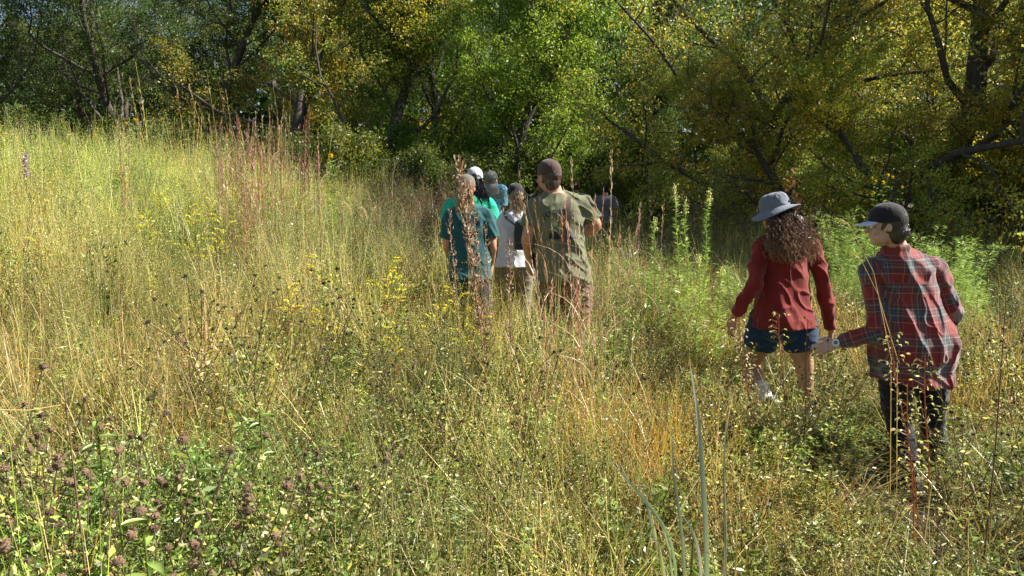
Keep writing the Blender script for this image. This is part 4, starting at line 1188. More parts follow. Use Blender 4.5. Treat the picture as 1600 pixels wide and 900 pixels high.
S = Solid(); S.tube([rd.hp(0, -.05, -.02), rd.hp(.02, -.11, -.12), at(1240, 376, Y1 - .13), at(1238, 396, Y1 - .15)], [.07, .085, .10, .075], 20, flat=.62, ref=(1, 0, 0))
me = S.skin('hair_mass', .01, 3, rd.base); displace(me, folds(.014, 14, 8, 4)); ca = me.attributes.new('Col', 'FLOAT_COLOR', 'POINT'); nvv = len(me.vertices)
cc = np.ones((nvv, 4)); cc[:, :3] = np.array((.03, .017, .011)); ca.data.foreach_set('color', cc.ravel().astype(np.float32)); link('hair_mass', me, M['hair'], rd.o)
# sun hat with a wide drooping brim
def sun_hat(h, mat):
    s = h.s; a, b_, d = h.hr, h.hf, h.hu; c0 = h.hp(0, -.010, .036); S = Solid(); secs = []
    up = (d * 1.0 - b_ * -.10).normalized(); fr = up.cross(a).normalized(); fr = fr if fr.dot(b_) > 0 else -fr
    for t in (-.1, .0, .3, .55, .75, .88, .96, 1.0):
        r_ = {-.1: 1.02, 0.: 1.02, .3: .985, .55: .94, .75: .86, .88: .72, .96: .5, 1.0: .2}[t]
        secs.append((c0 + up * .108 * t * s, a, fr, .090 * r_ * s, .110 * r_ * s, .95))
    S.loft(secs, 30)
    o = h.add('sun_hat', S, mat, .005, 2, disp=folds(.003, 16, 12, 7))
    q = Q(); n = 40; rows = 6; v = []
    for i in range(rows):
        t = i / (rows - 1)
        for j in range(n):
            an = 2 * PI * j / n; r1 = .088 + .076 * t; r2 = .108 + .068 * t
            z = -.004 - .040 * t - .012 * t * -math.sin(an) - .022 * t * math.cos(an * 2) * -1 + .004 * math.sin(an * 3 + 1) * t
            v.append(c0 + a * math.sin(an) * r1 * s + fr * math.cos(an) * r2 * s + up * z * s)
    v2 = [p - up * .004 for p in v]; V = np.array([tuple(p) for p in v + v2]); K = rows * n; fs = []
    for i in range(rows - 1):
        for j in range(n):
            p = i * n + j; p1 = i * n + (j + 1) % n; fs += [[p, p1, p1 + n, p + n], [K + p, K + p + n, K + p1 + n, K + p1]]
    for j in range(n):
        p = (rows - 1) * n + j; p1 = (rows - 1) * n + (j + 1) % n; fs.append([p, p1, K + p1, K + p])
    q.add(V, fs, (1, 1, 1)); h.addq('brim', q, mat, True, parent=o)
    # dark toggle at the back of the band
    q = Q(); q_ball(q, c0 - fr * .112 * s + up * .018 * s + a * .012, .011 * s, (1, 1, 1), .7); h.addq('toggle', q, plain('dark_toggle', (.03, .03, .035)), True, parent=o)
sun_hat(rd, cloth('grey_blue_hat_cloth', (.15, .17, .205), bump=.3))

# --- big man in the olive T-shirt
Y2 = 6.3
ol = Human('person', 'person in an olive green T-shirt and brown cap with a strap across the back', .38, Y2, .05, 1.86, head_yaw=.5, voxel=.0062, skin_mat=M['skin_tan'], z=.04, wide=1.13,
           over=dict(head=at(857, 277, Y2), neck=at(866, 303, Y2), shL=at(839, 322, Y2), shR=at(912, 321, Y2 + .02), elL=at(824, 371, Y2 - .04), wrL=at(826, 401, Y2 + .08),
                     elR=at(931, 352, Y2 + .1), wrR=at(905, 372, Y2 + .32), hipL=at(863, 430, Y2), hipR=at(899, 430, Y2), kneeL=at(862, 512, Y2 + .12), ankL=at(866, 590, Y2 - .1), kneeR=at(905, 514, Y2), ankR=at(908, 590, Y2 - .2)))
ol.hand('L', (.05, .1, -1), (-.8, -.5, 0), curl=.75, k=1.05)
ol.hand('R', (-.5, .8, 0), (.5, 0, .5), curl=.7)
ol.finish()
ol.trousers(cloth('brown_canvas', (.17, .105, .06), bump=.25), top=1.0, loose=1.12, disp=folds(.010, 6, 9, 5, .2))
ol_mat = cloth('olive_cotton', (.15, .155, .09), var=.1, bump=.3)
ol_sh = ol.shirt(ol_mat, hem=.885, off=.015, flare=.018, sleeve=.52, sl_r=1.2, drape=.005, disp=folds(.015, 5.0, 3.0, 11, .8))
ol.hair_shell((.06, .038, .028), low=-.055, back=.0)
S = Solid(); S.ell(ol.hp(0, .05, -.075), ol.hr, ol.hf, ol.hu, .062, .06, .045); m_ = S.skin('beard', .007, 3, ol.base); displace(m_, lambda p: .004 * noise.noise(p * 70))
at2 = m_.attributes.new('Col', 'FLOAT_COLOR', 'POINT'); a4 = np.ones((len(m_.vertices), 4)); a4[:, :3] = (.09, .045, .03); at2.data.foreach_set('color', a4.ravel().astype(np.float32)); link('beard', m_, M['hair'], ol.o)
ol.cap(cloth('brown_cap_cloth', (.085, .05, .042)), strap=plain('tan_strap', (.10, .07, .06)), high=1.05)
for sd in 'LR': ol.shoe(sd, plain('brown_boot', (.10, .065, .04)), pitch=.2, hi=.06)

def surface_tools(o):
    me = o.data; vs = [tuple(v.co + o.location + (o.parent.location if o.parent else Vector())) for v in me.vertices]
    return BVHTree.FromPolygons(vs, [tuple(p.vertices) for p in me.polygons])
tree_ol = surface_tools(ol_sh)
def on_back(h, tree, x, z, off=.003):
    """Point on the back of the shirt: x to her or his right, z standard height."""
    c = h.tor_c(z); a, b_ = h.tor_axes(z); o = c + a * x - h.F * .6
    hit = tree.ray_cast(o, h.F, 1.2)
    if hit[0] is None: return c + a * x - h.F * .12 * h.s
    return hit[0] - h.F * off
def print_mesh(h, tree, poly_fn, nu, nv, x0, x1, z0, z1):
    pass
def text_on_back(h, tree, txt, cx, cz, rad, size, mat, name='lettering', spacing=1.0):
    """Letters set along an arc on the back of the shirt."""
    out_v = []; out_f = []; n = len(txt); step = size * .74 * spacing
    for i, ch in enumerate(txt):
        cu = bpy.data.curves.new('t', 'FONT'); cu.body = ch; cu.size = size; cu.align_x = 'CENTER'; cu.offset = size * .016; cu.resolution_u = 3
        ob = bpy.data.objects.new('t', cu); COL.objects.link(ob); dg = bpy.context.evaluated_depsgraph_get(); dg.update()
        me = bpy.data.meshes.new_from_object(ob.evaluated_get(dg)); bpy.data.objects.remove(ob); bpy.data.curves.remove(cu)
        th = (i - (n - 1) / 2) * step / rad
        b0 = len(out_v)
        for v in me.vertices:
            r_ = rad + v.co.y; an = th + v.co.x / rad
            out_v.append(on_back(h, tree, cx + math.sin(an) * r_, cz + (math.cos(an) * r_ - rad) / h.s, .0035) - h.base)
        for p in me.polygons: out_f.append([b0 + k for k in p.vertices])
        bpy.data.meshes.remove(me)
    me = bpy.data.meshes.new(name); me.from_pydata([tuple(v) for v in out_v], [], out_f)
    return link(name, me, mat, h.o)
navy = plain('navy_shirt_print', (.022, .026, .035), .8); palep = plain('pale_green_shirt_print', (.36, .38, .22), .8)
text_on_back(ol, tree_ol, 'FOUNDED', .0, 1.345, .17, .052, navy)
def patch_on_back(h, tree, outline, mat, name, off=.0035):
    """A printed patch given by its outline (x, z): filled as a fan of fine rings so it follows the cloth."""
    cx = sum(p[0] for p in outline) / len(outline); cz = sum(p[1] for p in outline) / len(outline); v = []; f = []; m = []
    for i in range(len(outline)):
        a, b = outline[i], outline[(i + 1) % len(outline)]
        for k in range(4): m.append((a[0] + (b[0] - a[0]) * k / 4, a[1] + (b[1] - a[1]) * k / 4))
    n = len(m); R_ = 6
    for r_ in range(R_ + 1):
        t = max(r_ / R_, .02)
        for x, z in m: v.append(tuple(on_back(h, tree, cx + (x - cx) * t, cz + (z - cz) * t, off) - h.base))
    for r_ in range(R_):
        for j in range(n): f.append((r_ * n + j, r_ * n + (j + 1) % n, (r_ + 1) * n + (j + 1) % n, (r_ + 1) * n + j))
    me = bpy.data.meshes.new(name); me.from_pydata(v, [], f)
    return link(name, me, mat, h.o)
star = [((.036 if i % 2 == 0 else .015) * math.sin(i * PI / 7) - .035, 1.285 + (.036 if i % 2 == 0 else .015) * math.cos(i * PI / 7)) for i in range(14)]
patch_on_back(ol, tree_ol, star, palep, 'printed_emblem')
patch_on_back(ol, tree_ol, [(-.10, 1.185), (-.085, 1.225), (-.06, 1.215), (-.04, 1.24), (-.01, 1.215), (.02, 1.23), (.06, 1.245), (.10, 1.22), (.125, 1.185), (.06, 1.178), (0, 1.182), (-.05, 1.176)], navy, 'printed_emblem')
# bag strap across the back, worn over the right shoulder; the bag hangs at his left front
bag = empty('shoulder_bag', at(842, 392, Y2 + .22)); tag(bag, 'dark green bag with a round silver disc on a brown strap by the olive shirt', 'bag')
pts = [ol.tor_c(1.44) + ol.TR * .10 + ol.F * .10, ol.tor_c(1.475) + ol.TR * .11 + ol.F * .02]
for t in np.linspace(0, 1, 12): pts.append(on_back(ol, tree_ol, .105 - .125 * t, 1.455 - .44 * t, .009))
pts += [ol.tor_c(.98) - ol.TR * .19 - ol.F * .08, ol.tor_c(.97) - ol.TR * .23 + ol.F * .05, bag.location + Vector((0, 0, .10))]
q = Q(); Pn = np.array([tuple(p - bag.location) for p in pts]); tg = unit(np.gradient(Pn, axis=0)); nb = np.array([0, -1., 0]) * np.ones_like(Pn); nb[0] = nb[1] = (0, 0, 1)
sd_ = unit(np.cross(tg, nb)) * .019; v = np.concatenate([Pn - sd_, Pn + sd_, Pn - sd_ + nb * .003, Pn + sd_ + nb * .003]); n_ = len(Pn); k = np.arange(n_ - 1)
q.add(v, np.concatenate([np.stack([k, k + 1, n_ + k + 1, n_ + k], 1), np.stack([2 * n_ + k, 2 * n_ + k + 1, 3 * n_ + k + 1, 3 * n_ + k], 1)]), (1, 1, 1))
link('strap', q.mesh('strap', True), plain('brown_webbing', (.13, .075, .055), .8), bag)
S = Solid(); S.loft([(Vector((0, 0, z)), (1, 0, 0), (0, 1, 0), w_, d_, .6) for z, w_, d_ in ((-.11, .07, .04), (-.10, .085, .055), (.0, .09, .06), (.08, .085, .055), (.10, .06, .035))], 24)
link('bag_body', S.skin('bag_body', .006, 3), cloth('dark_green_canvas', (.02, .05, .04)), bag)
link('disc', disc_q(Vector((-.02, -.062, .01)), Vector((1, 0, 0)), Vector((0, 0, 1)), Vector((0, -1, 0)), .030, .008, (1, 1, 1)).mesh('disc', False), plain('silver_disc', (.65, .72, .75), .25, .6), bag)

# --- person in the white T-shirt
Y3 = 7.6
wt = Human('person', 'person in a white T-shirt and black cap with a blond ponytail and small pack', .02, Y3, .1, 1.66, female=True, head_yaw=.1, voxel=.008, skin_mat=M['skin_fair'], z=gz(.02, Y3),
           over=dict(head=at(805, 306, Y3), shL=at(787, 343, Y3), shR=at(825, 343, Y3), elL=at(783, 380, Y3), wrL=at(792, 404, Y3 + .12)))
wt.hand('L', (.3, .3, -1), (-.8, -.3, 0)); wt.hand('R', (0, .3, -1), (.8, -.3, 0)); wt.finish()
wt.trousers(cloth('khaki_cloth', (.20, .16, .11)), top=1.0, loose=1.1, disp=folds(.008, 6, 9, 5, .2))
wt.shirt(cloth('white_cotton', (.62, .63, .68)), hem=.90, off=.015, flare=.02, sleeve=.55, sl_r=1.35, disp=folds(.008, 6, 3, 5, .5))
wt.hair_shell((.16, .10, .05), low=-.04)
def tail_path(h, L_=.2, w=.04, out=.05):
    def f(r0, m):
        p0 = r0[0]; e = h.hp(0, -.12, -.02) + Vector((r0[1][0] * w * .6, r0[1][1] * .02 - out * .3, -L_ * (1 + .12 * r0[1][2]))) * h.s; mid = p0.lerp(e, .4) - h.F * out + h.R * r0[1][0] * w * .5
        return [(p0 * (1 - t) ** 2 + mid * 2 * t * (1 - t) + e * t * t) for t in np.linspace(0, 1, m)]
    return f
wt.strands('ponytail', pony_roots(wt, 110, .02), tail_path(wt, .16, .05), 12, .0035, ((.20, .12, .06), (.50, .34, .20)), curl=.006, freq=1.5)
wt.cap(cloth('black_cotton_cap', (.02, .02, .024)), strap=plain('pale_strap', (.4, .4, .38)))
for sd in 'LR': wt.shoe(sd, plain('tan_shoe', (.2, .16, .12)))
bp_o = wt.tor_c(1.24) - wt.F * .17 + wt.R * .06
bp = empty('backpack', bp_o); tag(bp, 'small dark grey backpack worn over the white T-shirt', 'backpack')
S = Solid(); S.loft([(Vector((0, 0, z)), (1, 0, 0), (0, 1, 0), w_, d_, .65) for z, w_, d_ in ((-.15, .06, .03), (-.14, .075, .045), (0, .08, .055), (.11, .07, .045), (.14, .045, .025))], 20)
link('pack_body', S.skin('pack_body', .008, 3), cloth('dark_grey_nylon', (.035, .05, .05)), bp)
for sg in (-1, 1):
    q = Q(); P_ = np.array([tuple(wt.tor_c(z) + wt.R * x + wt.F * y - bp_o) for x, y, z in ((sg * .05 + .05 * (sg < 0), -.14, 1.33), (sg * .09, -.145, 1.40), (sg * .10, -.07, 1.455), (sg * .10, .03, 1.455), (sg * .11, .12, 1.36))])
    v = np.concatenate([P_ - (.014, 0, 0), P_ + (.014, 0, 0)]); k = np.arange(4); q.add(v, np.stack([k, k + 1, k + 6, k + 5], 1), (1, 1, 1)); link('strap', q.mesh('strap', True), plain('grey_webbing', (.10, .10, .09), .8), bp)

# --- person in the teal T-shirt
Y4 = 7.0
te = Human('person', 'person in a dark teal T-shirt with reddish blond hair, behind the dry stalks', at(733, 400, Y4).x, Y4, .0, 1.66, female=True, voxel=.008, skin_mat=M['skin_tan'], z=at(733, 400, Y4).z - 1.12 + .02, wide=1.12,
           over=dict(head=at(729, 294, Y4), neck=at(732, 322, Y4), shL=at(706, 336, Y4), shR=at(760, 336, Y4), elL=at(698, 384, Y4), wrL=at(706, 410, Y4 + .2), elR=at(770, 384, Y4), wrR=at(768, 412, Y4 + .12)))
te.hand('L', (.3, .6, -.6), (-.8, -.3, 0)); te.hand('R', (0, .3, -1), (.8, -.3, 0)); te.finish()
te.trousers(cloth('slate_cloth', (.03, .04, .055)), top=1.0, loose=1.05)
te.shirt(cloth('teal_cotton', (.018, .085, .095)), hem=.94, off=.018, flare=.02, sleeve=.58, sl_r=1.45, drape=.015, disp=folds(.010, 6, 2.6, 15, .4))
te.hair_shell((.22, .12, .06), low=-.08)
te.strands('ponytail', pony_roots(te, 130, .03, z=.0), tail_path(te, .19, .07), 12, .0042, ((.30, .17, .08), (.52, .34, .18)), curl=.010, freq=2)
te.cap(cloth('olive_brown_cap', (.13, .115, .085)), strap=plain('cap_tab', (.12, .1, .08)))
for sd in 'LR': te.shoe(sd, plain('dark_shoe', (.08, .08, .08)))

# --- person in the bright green T-shirt
Y5 = 7.9
gn = Human('person', 'person in a bright green T-shirt with long black hair and pale grey cap', at(733, 340, Y5).x, Y5, .0, 1.72, female=True, voxel=.009, skin_mat=M['skin_mid'], z=gz(-.43, Y5), wide=1.2,
           over=dict(head=at(742, 281, Y5), neck=at(738, 305, Y5), shL=at(705, 320, Y5), shR=at(764, 320, Y5), elL=at(696, 354, Y5), wrL=at(702, 380, Y5 + .2), elR=at(772, 356, Y5)))
gn.hand('L', (.3, .6, -.6), (-.8, -.3, 0)); gn.hand('R', (0, .3, -1), (.8, -.3, 0)); gn.finish()
gn.trousers(cloth('navy_cloth', (.02, .025, .05)), top=1.0)
gn.shirt(cloth('bright_green_cotton', (.015, .42, .26)), hem=.86, off=.015, flare=.03, sleeve=.6, sl_r=1.4, disp=folds(.008, 6, 3, 25, .4))
gn.hair_shell((.012, .009, .009), low=-.09)
gn.strands('long_hair', [(gn.hp(x, y, z), (x / .06, rng.normal(), rng.normal())) for x, y, z in zip(rng.uniform(-.06, .07, 160), rng.uniform(-.10, -.06, 160), rng.uniform(-.06, .03, 160))],
           lambda r0, m: [(r0[0] * (1 - t) ** 2 + (r0[0] - gn.F * .06 - gn.U * .05 + gn.R * .02) * 2 * t * (1 - t) + (at(756, 312, Y5 - .16) + gn.R * r0[1][0] * .055 + gn.U * r0[1][1] * .03) * t * t) for t in np.linspace(0, 1, m)], 12, .006, ((.014, .010, .010), (.022, .014, .014)), curl=.004, freq=1)
gn.cap(cloth('pale_grey_cap', (.45, .45, .50)), strap=plain('grey_tab', (.4, .4, .42)))

# --- person further on, blue shirt and camouflage cap
Y6 = 10.4
def camo():
    m, nt, N, L, p = new_mat('camouflage_cloth'); tc = N.new('ShaderNodeTexCoord'); n = tex_noise(nt, 28, 2, tc.outputs['Object'])
    L.new(ramp(nt, n.outputs[0], [(0, (.10, .12, .10)), (.45, (.24, .25, .20)), (.52, (.07, .09, .06)), (.6, (.30, .29, .25))], 'CONSTANT'), p.inputs['Base Color']); p.inputs['Roughness'].default_value = .9; return m
bl = Human('person', 'person in a light blue patterned shirt, grey scarf and camouflage cap', at(766, 330, Y6).x, Y6, -.35, 1.76, voxel=.009, skin_mat=M['skin_fair'], z=gz(-.3, Y6),
           over=dict(head=at(768, 282, Y6), elR=at(783, 325, Y6), wrR=at(779, 340, Y6 + .1)))
bl.hand('L', (0, .3, -1), (-.8, -.3, 0)); bl.hand('R', (0, .3, -1), (.8, -.3, 0)); bl.finish()
bl.trousers(cloth('grey_brown_cloth', (.10, .085, .065)), top=1.0)
def blue_check():
    m, nt, N, L, p = new_mat('blue_check_shirt'); tc = N.new('ShaderNodeTexCoord'); n = N.new('ShaderNodeTexChecker'); n.inputs['Scale'].default_value = 24
    n.inputs['Color1'].default_value = (.08, .20, .30, 1); n.inputs['Color2'].default_value = (.20, .34, .42, 1); L.new(tc.outputs['Object'], n.inputs['Vector']); L.new(n.outputs[0], p.inputs['Base Color']); p.inputs['Roughness'].default_value = .9; return m
bl.shirt(blue_check(), hem=.86, off=.015, sleeve=.62, sl_r=1.4, disp=folds(.008, 6, 3, 35, .4))
S = Solid(); bl.torso(S, .024, 1.25, 1.5); bl.add('scarf', S, cloth('grey_scarf_cloth', (.20, .20, .17)), disp=folds(.008, 8, 8, 2))
bl.hair_shell((.10, .08, .06), low=-.04, back=0)
bl.cap(camo(), high=.95)

# --- two people far ahead in the shade
Y7 = 17.0
fa = Human('person', 'person in a grey blue T-shirt far ahead in the shade by the trees', at(945, 330, 16.5).x, 16.5, -.1, 1.70, voxel=.012, skin_mat=M['skin_tan'], z=at(944, 286, 16.5).z - 1.70, wide=1.05)
fa.hand('L', (0, .3, -1), (-.8, -.3, 0)); fa.hand('R', (0, .3, -1), (.8, -.3, 0)); fa.finish()
fa.trousers(cloth('dark_jeans', (.03, .035, .05)), top=1.0); fa.shirt(cloth('grey_blue_cotton', (.20, .20, .22)), hem=.88, off=.015, sleeve=.6, sl_r=1.4, disp=folds(.006, 6, 3, 3)); fa.hair_shell((.02, .016, .014), low=-.05, back=0)
fb = Human('person', 'person with a brown cap far ahead, only the head showing', at(901, 330, 18).x, 18.2, .1, 1.72, voxel=.012, skin_mat=M['skin_mid'], z=at(901, 282, 18.2).z - 1.74)
fb.hand('L', (0, .3, -1), (-.8, -.3, 0)); fb.hand('R', (0, .3, -1), (.8, -.3, 0)); fb.finish()
fb.trousers(cloth('dark_cloth', (.03, .03, .03)), top=1.0); fb.shirt(cloth('brown_green_cotton', (.08, .08, .05)), hem=.88, off=.015, sleeve=.6, sl_r=1.4); fb.hair_shell((.05, .035, .025), low=-.05, back=0)
fb.cap(cloth('brown_beanie_cap', (.14, .09, .06)))
# ================================================================== plants one can point to
def plant(name, q, label, cat, loc, mat='leaf', group=None, rot=0, s=1.0):
    o = link(name, q.mesh(name) if isinstance(q, Q) else q, M[mat], loc=loc, rot=(0, 0, rot), scale=(s, s, s))
    return tag(o, label, cat, group)

def ground_at(px, Y):
    x = (px - 800) / F_PX * Y * 1.0
    return Vector((x, Y, gz(x, Y)))

# --- dried bergamot: branched stem, grey green leaves, round bristly seed heads as parts
def bergamot_proto(seed, h=.85, head=.0130, n=4, leafy=1.0, col=(.22, .15, .095)):
    q = Q(); heads = []
    path = stalk_path((0, 0, 0), rng.uniform(0, 6.28), h, rng.uniform(.05, .3), .025); q_tube(q, path, np.linspace(.0032, .0018, 5), BROWN * 1.4, 4)
    ends = [path]
    for i in range(n - 1):
        s = interp(path, [rng.uniform(.45, .85)])[0]; a = i * 2.1 + rng.uniform(0, 1); L_ = h * rng.uniform(.22, .42); hd = np.array([math.cos(a), math.sin(a), 0])
        e = s + hd * L_ * .45 + np.array([0, 0, L_ * .85]); bp = np.stack([s, s + hd * L_ * .28 + np.array([0, 0, L_ * .4]), e]); q_tube(q, bp, [.0024, .002, .0016], BROWN * 1.3, 4); ends.append(bp)
    k = int(46 * leafy)
    for pth in ends:
        kk = k if pth is path else k // 3; t = rng.uniform(.12, .93, kk); a = rng.uniform(0, 6.28, kk)
        q_leaves(q, interp(pth, t), np.stack([np.cos(a), np.sin(a), rng.normal(.1, .45, kk)], 1), rng.uniform(.025, .055, kk) * (1.2 - .5 * t), rng.uniform(.009, .016, kk), pick_cols(kk, (GREYG, GREEN, YGREEN, PALE, GREEN), None, .25), fold=.15)
        hq = Q(); e = pth[-1]; q_seedhead(hq, (0, 0, 0), head * rng.uniform(.8, 1.25), np.array(col) * rng.uniform(.7, 1.4), 60)
        c = 5; a = rng.uniform(0, 6.28, c); q_leaves(hq, np.zeros((c, 3)) - np.array([0, 0, head * .6]), np.stack([np.cos(a), np.sin(a), rng.normal(-.2, .3, c)], 1), .022, .008, pick_cols(c, (GREYG, GREEN)))
        heads.append((hq, e))
    return q, heads
BERG = []
for i in range(7):
    q, heads = bergamot_proto(i, h=rng.uniform(.72, .95), n=3 + i % 3)
    BERG.append((q.mesh('bergamot'), [(hq.mesh('seed_head', False), e) for hq, e in heads]))
BERG_D = []
for i in range(5):
    q, heads = bergamot_proto(i, h=rng.uniform(.8, 1.05), n=3 + i % 3, head=.0085, leafy=.45, col=(.10, .065, .045))
    BERG_D.append((q.mesh('coneflower'), [(hq.mesh('seed_head', False), e) for hq, e in heads]))
def put_berg(src, i, x, y, s, rot, label, group, name='dried_bergamot'):
    me, heads = src[i % len(src)]
    r = link(name, me, M['leaf'], loc=(x, y, gz(x, y)), rot=(rng.normal(0, .06), rng.normal(0, .06), rot), scale=(s, s, s)); tag(r, label, 'wildflower', group)
    for hm, e in heads: link('seed_head', hm, M['dry'], r, loc=tuple(e))
zone = [
    # count, u range, Y range, source, size, label, group
    (34, (-20, 330), (1.7, 2.75), BERG, (.86, 1.05), 'dried bergamot with round brown seed heads among green leaves, lower left corner', 'dried bergamot plants in the lower left corner'),
    (9, (330, 560), (2.0, 2.9), BERG, (.75, .95), 'dried bergamot with a few brown seed heads, low in the picture left of centre', 'sparse bergamot left of centre'),
    (34, (230, 620), (3.6, 6.0), BERG_D, (.95, 1.15), 'dark stalk with small black seed heads on the left slope', 'dark seed heads on the left slope'),
    (26, (600, 960), (2.2, 4.4), BERG_D, (.72, .95), 'dark stalk with small black seed heads in the middle of the foreground', 'dark seed heads in the middle foreground'),
    (30, (1080, 1360), (2.6, 4.8), BERG_D, (.62, .85), 'dark stalk with small black seed heads around the legs in blue shorts', 'dark seed heads by the walker in shorts'),
    (26, (1480, 1640), (2.6, 5.4), BERG_D, (.7, .95), 'dark stalk with small black seed heads along the right edge', 'dark seed heads at the right edge'),
]
for cnt, (u0, u1), (ya, yb), src, (s0, s1), lab, grp in zone:
    for i in range(cnt):
        Y = math.sqrt(rng.uniform(ya ** 2, yb ** 2)); g = ground_at(rng.uniform(u0, u1), Y)
        put_berg(src, int(rng.integers(0, 9)), g.x, Y, rng.uniform(s0, s1), rng.uniform(0, 6.28), lab, grp, 'dried_bergamot' if src is BERG else 'seed_head_stalk')

# --- goldenrod: leafy stem with an arching yellow plume
def goldenrod(h=1.0):
    q = Q(); f = Q(); path = stalk_path((0, 0, 0), rng.uniform(0, 6.28), h, rng.uniform(.02, .18), .015); q_tube(q, path, np.linspace(.004, .002, 5), GREEN * 1.2, 4)
    k = 70; t = rng.uniform(.2, .9, k); a = rng.uniform(0, 6.28, k)
    q_leaves(q, interp(path, t), np.stack([np.cos(a), np.sin(a), rng.normal(.35, .3, k)], 1), rng.uniform(.04, .075, k) * (1.15 - .5 * t), .011, pick_cols(k, (GREEN, YGREEN, RUST)), fold=.1)
    for i in range(7):
        s = interp(path, [.78 + .2 * i / 7])[0]; a = rng.uniform(0, 6.28); L_ = rng.uniform(.05, .12) * (1.2 - i * .07); hd = np.array([math.cos(a), math.sin(a), 0])
        bp = np.stack([s, s + hd * L_ * .6 + np.array([0, 0, L_ * .6]), s + hd * L_ * 1.2 + np.array([0, 0, L_ * .65])]); q_tube(f, bp, [.0018, .0014, .001], YGREEN, 3)
        k = 22; t = rng.uniform(.15, 1, k); q_leaves(f, interp(bp, t) + np.array([0, 0, .004]), rng.normal(0, .6, (k, 3)) + np.array([0, 0, 1.]), rng.uniform(.008, .015, k), .009, pick_cols(k, (A_(.78, .62, .03), A_(.8, .7, .08), A_(.55, .55, .1))))
    return q.mesh('goldenrod'), f.mesh('flower_plume')
GR = [goldenrod(rng.uniform(.9, 1.1)) for _ in range(5)]
gspots = [(584, 5.2, 1.12), (604, 5.7, 1.16), (634, 5.5, 1.05), (657, 5.0, .95), (690, 5.4, .95), (757, 4.9, .92), (612, 4.6, .9), (500, 5.8, 1.15), (535, 5.0, 1.0), (722, 4.6, .80), (460, 5.2, 1.1)]
for i, (u, Y, s) in enumerate(gspots):
    g = ground_at(u, Y); a, b = GR[i % 5]
    r = link('goldenrod', a, M['leaf'], loc=g, rot=(0, 0, i * 1.7), scale=(s,) * 3); tag(r, 'yellow goldenrod in flower to the left of the teal shirt', 'wildflower', 'goldenrod left of the walkers'); link('flower_plume', b, M['leaf'], r)
for i in range(20):
    u = rng.uniform(20, 330) if i % 3 else rng.uniform(270, 420); Y = rng.uniform(6.5, 11); g = ground_at(u, Y); a, b = GR[i % 5]; s = rng.uniform(1.05, 1.3)
    r = link('goldenrod', a, M['leaf'], loc=g, rot=(0, 0, i * 1.7), scale=(s,) * 3); tag(r, 'yellow goldenrod scattered on the upper left slope', 'wildflower', 'goldenrod on the hillside'); link('flower_plume', b, M['leaf'], r)

# --- tall dried stalks with curled capsules in front of the teal shirt
def capsule_stalk(top, base, n=170, bend=(0, 0, 0), col=(A_(.40, .27, .18), A_(.55, .42, .30), A_(.22, .13, .09)), t0=.35, w=.026):
    q = Q(); b = np.zeros(3); e = np.array(tuple(Vector(top) - Vector(base))); t = np.linspace(0, 1, 9)[:, None]
    path = b + e * t + np.array(bend) * (np.sin(t * PI)) + rng.normal(0, .006, (9, 3)); q_tube(q, path, np.linspace(.006, .002, 9), col[0] * .7, 5)
    t = rng.uniform(t0, 1, n); a = rng.uniform(0, 6.28, n); d = np.stack([np.cos(a), np.sin(a), rng.uniform(-.2, 1.3, n)], 1); p = interp(path, t)
    L_ = rng.uniform(.7, 1.3, n) * w; q_leaves(q, p, d, L_, L_ * .3, pick_cols(n, col, None, .3)); d2 = d * np.array([.3, .3, 1]) + np.array([0, 0, .6])
    q_leaves(q, p + unit(d) * L_[:, None] * .8, d2, L_ * .9, L_ * .25, pick_cols(n, col, None, .3))
    m = n // 3; t = rng.uniform(.05, .6, m); a = rng.uniform(0, 6.28, m); q_leaves(q, interp(path, t), np.stack([np.cos(a), np.sin(a), rng.normal(-.3, .5, m)], 1), rng.uniform(.03, .07, m), .010, pick_cols(m, (RUST, BROWN, A_(.3, .22, .14))), fold=.2)
    return q
for lab, top, base, kw in (
    ('tallest dry tan stalk with curled seed pods, standing in front of the teal shirt', at(714, 250, 4.9), ground_at(762, 4.9), dict(n=330, bend=(.03, 0, 0), t0=.42, w=.032)),
    ('dry brown stalk leaning right across the middle of the teal shirt', at(742, 330, 5.0), ground_at(770, 5.0), dict(n=190)),
    ('shorter dry stalk with curled pods in front of the teal sleeve on the right', at(757, 352, 5.1), ground_at(775, 5.1), dict(n=120)),
    ('thin dry stalk with pods between the teal shirt and the white shirt', at(797, 375, 5.0), ground_at(800, 5.0), dict(n=110)),
    ('dry brown stalk low in front of the teal shirt, left of the tallest', at(700, 330, 5.3), ground_at(728, 5.3), dict(n=90))):
    plant('dry_stalk', capsule_stalk(top, base, **kw), lab, 'dry plant', base, 'dry')

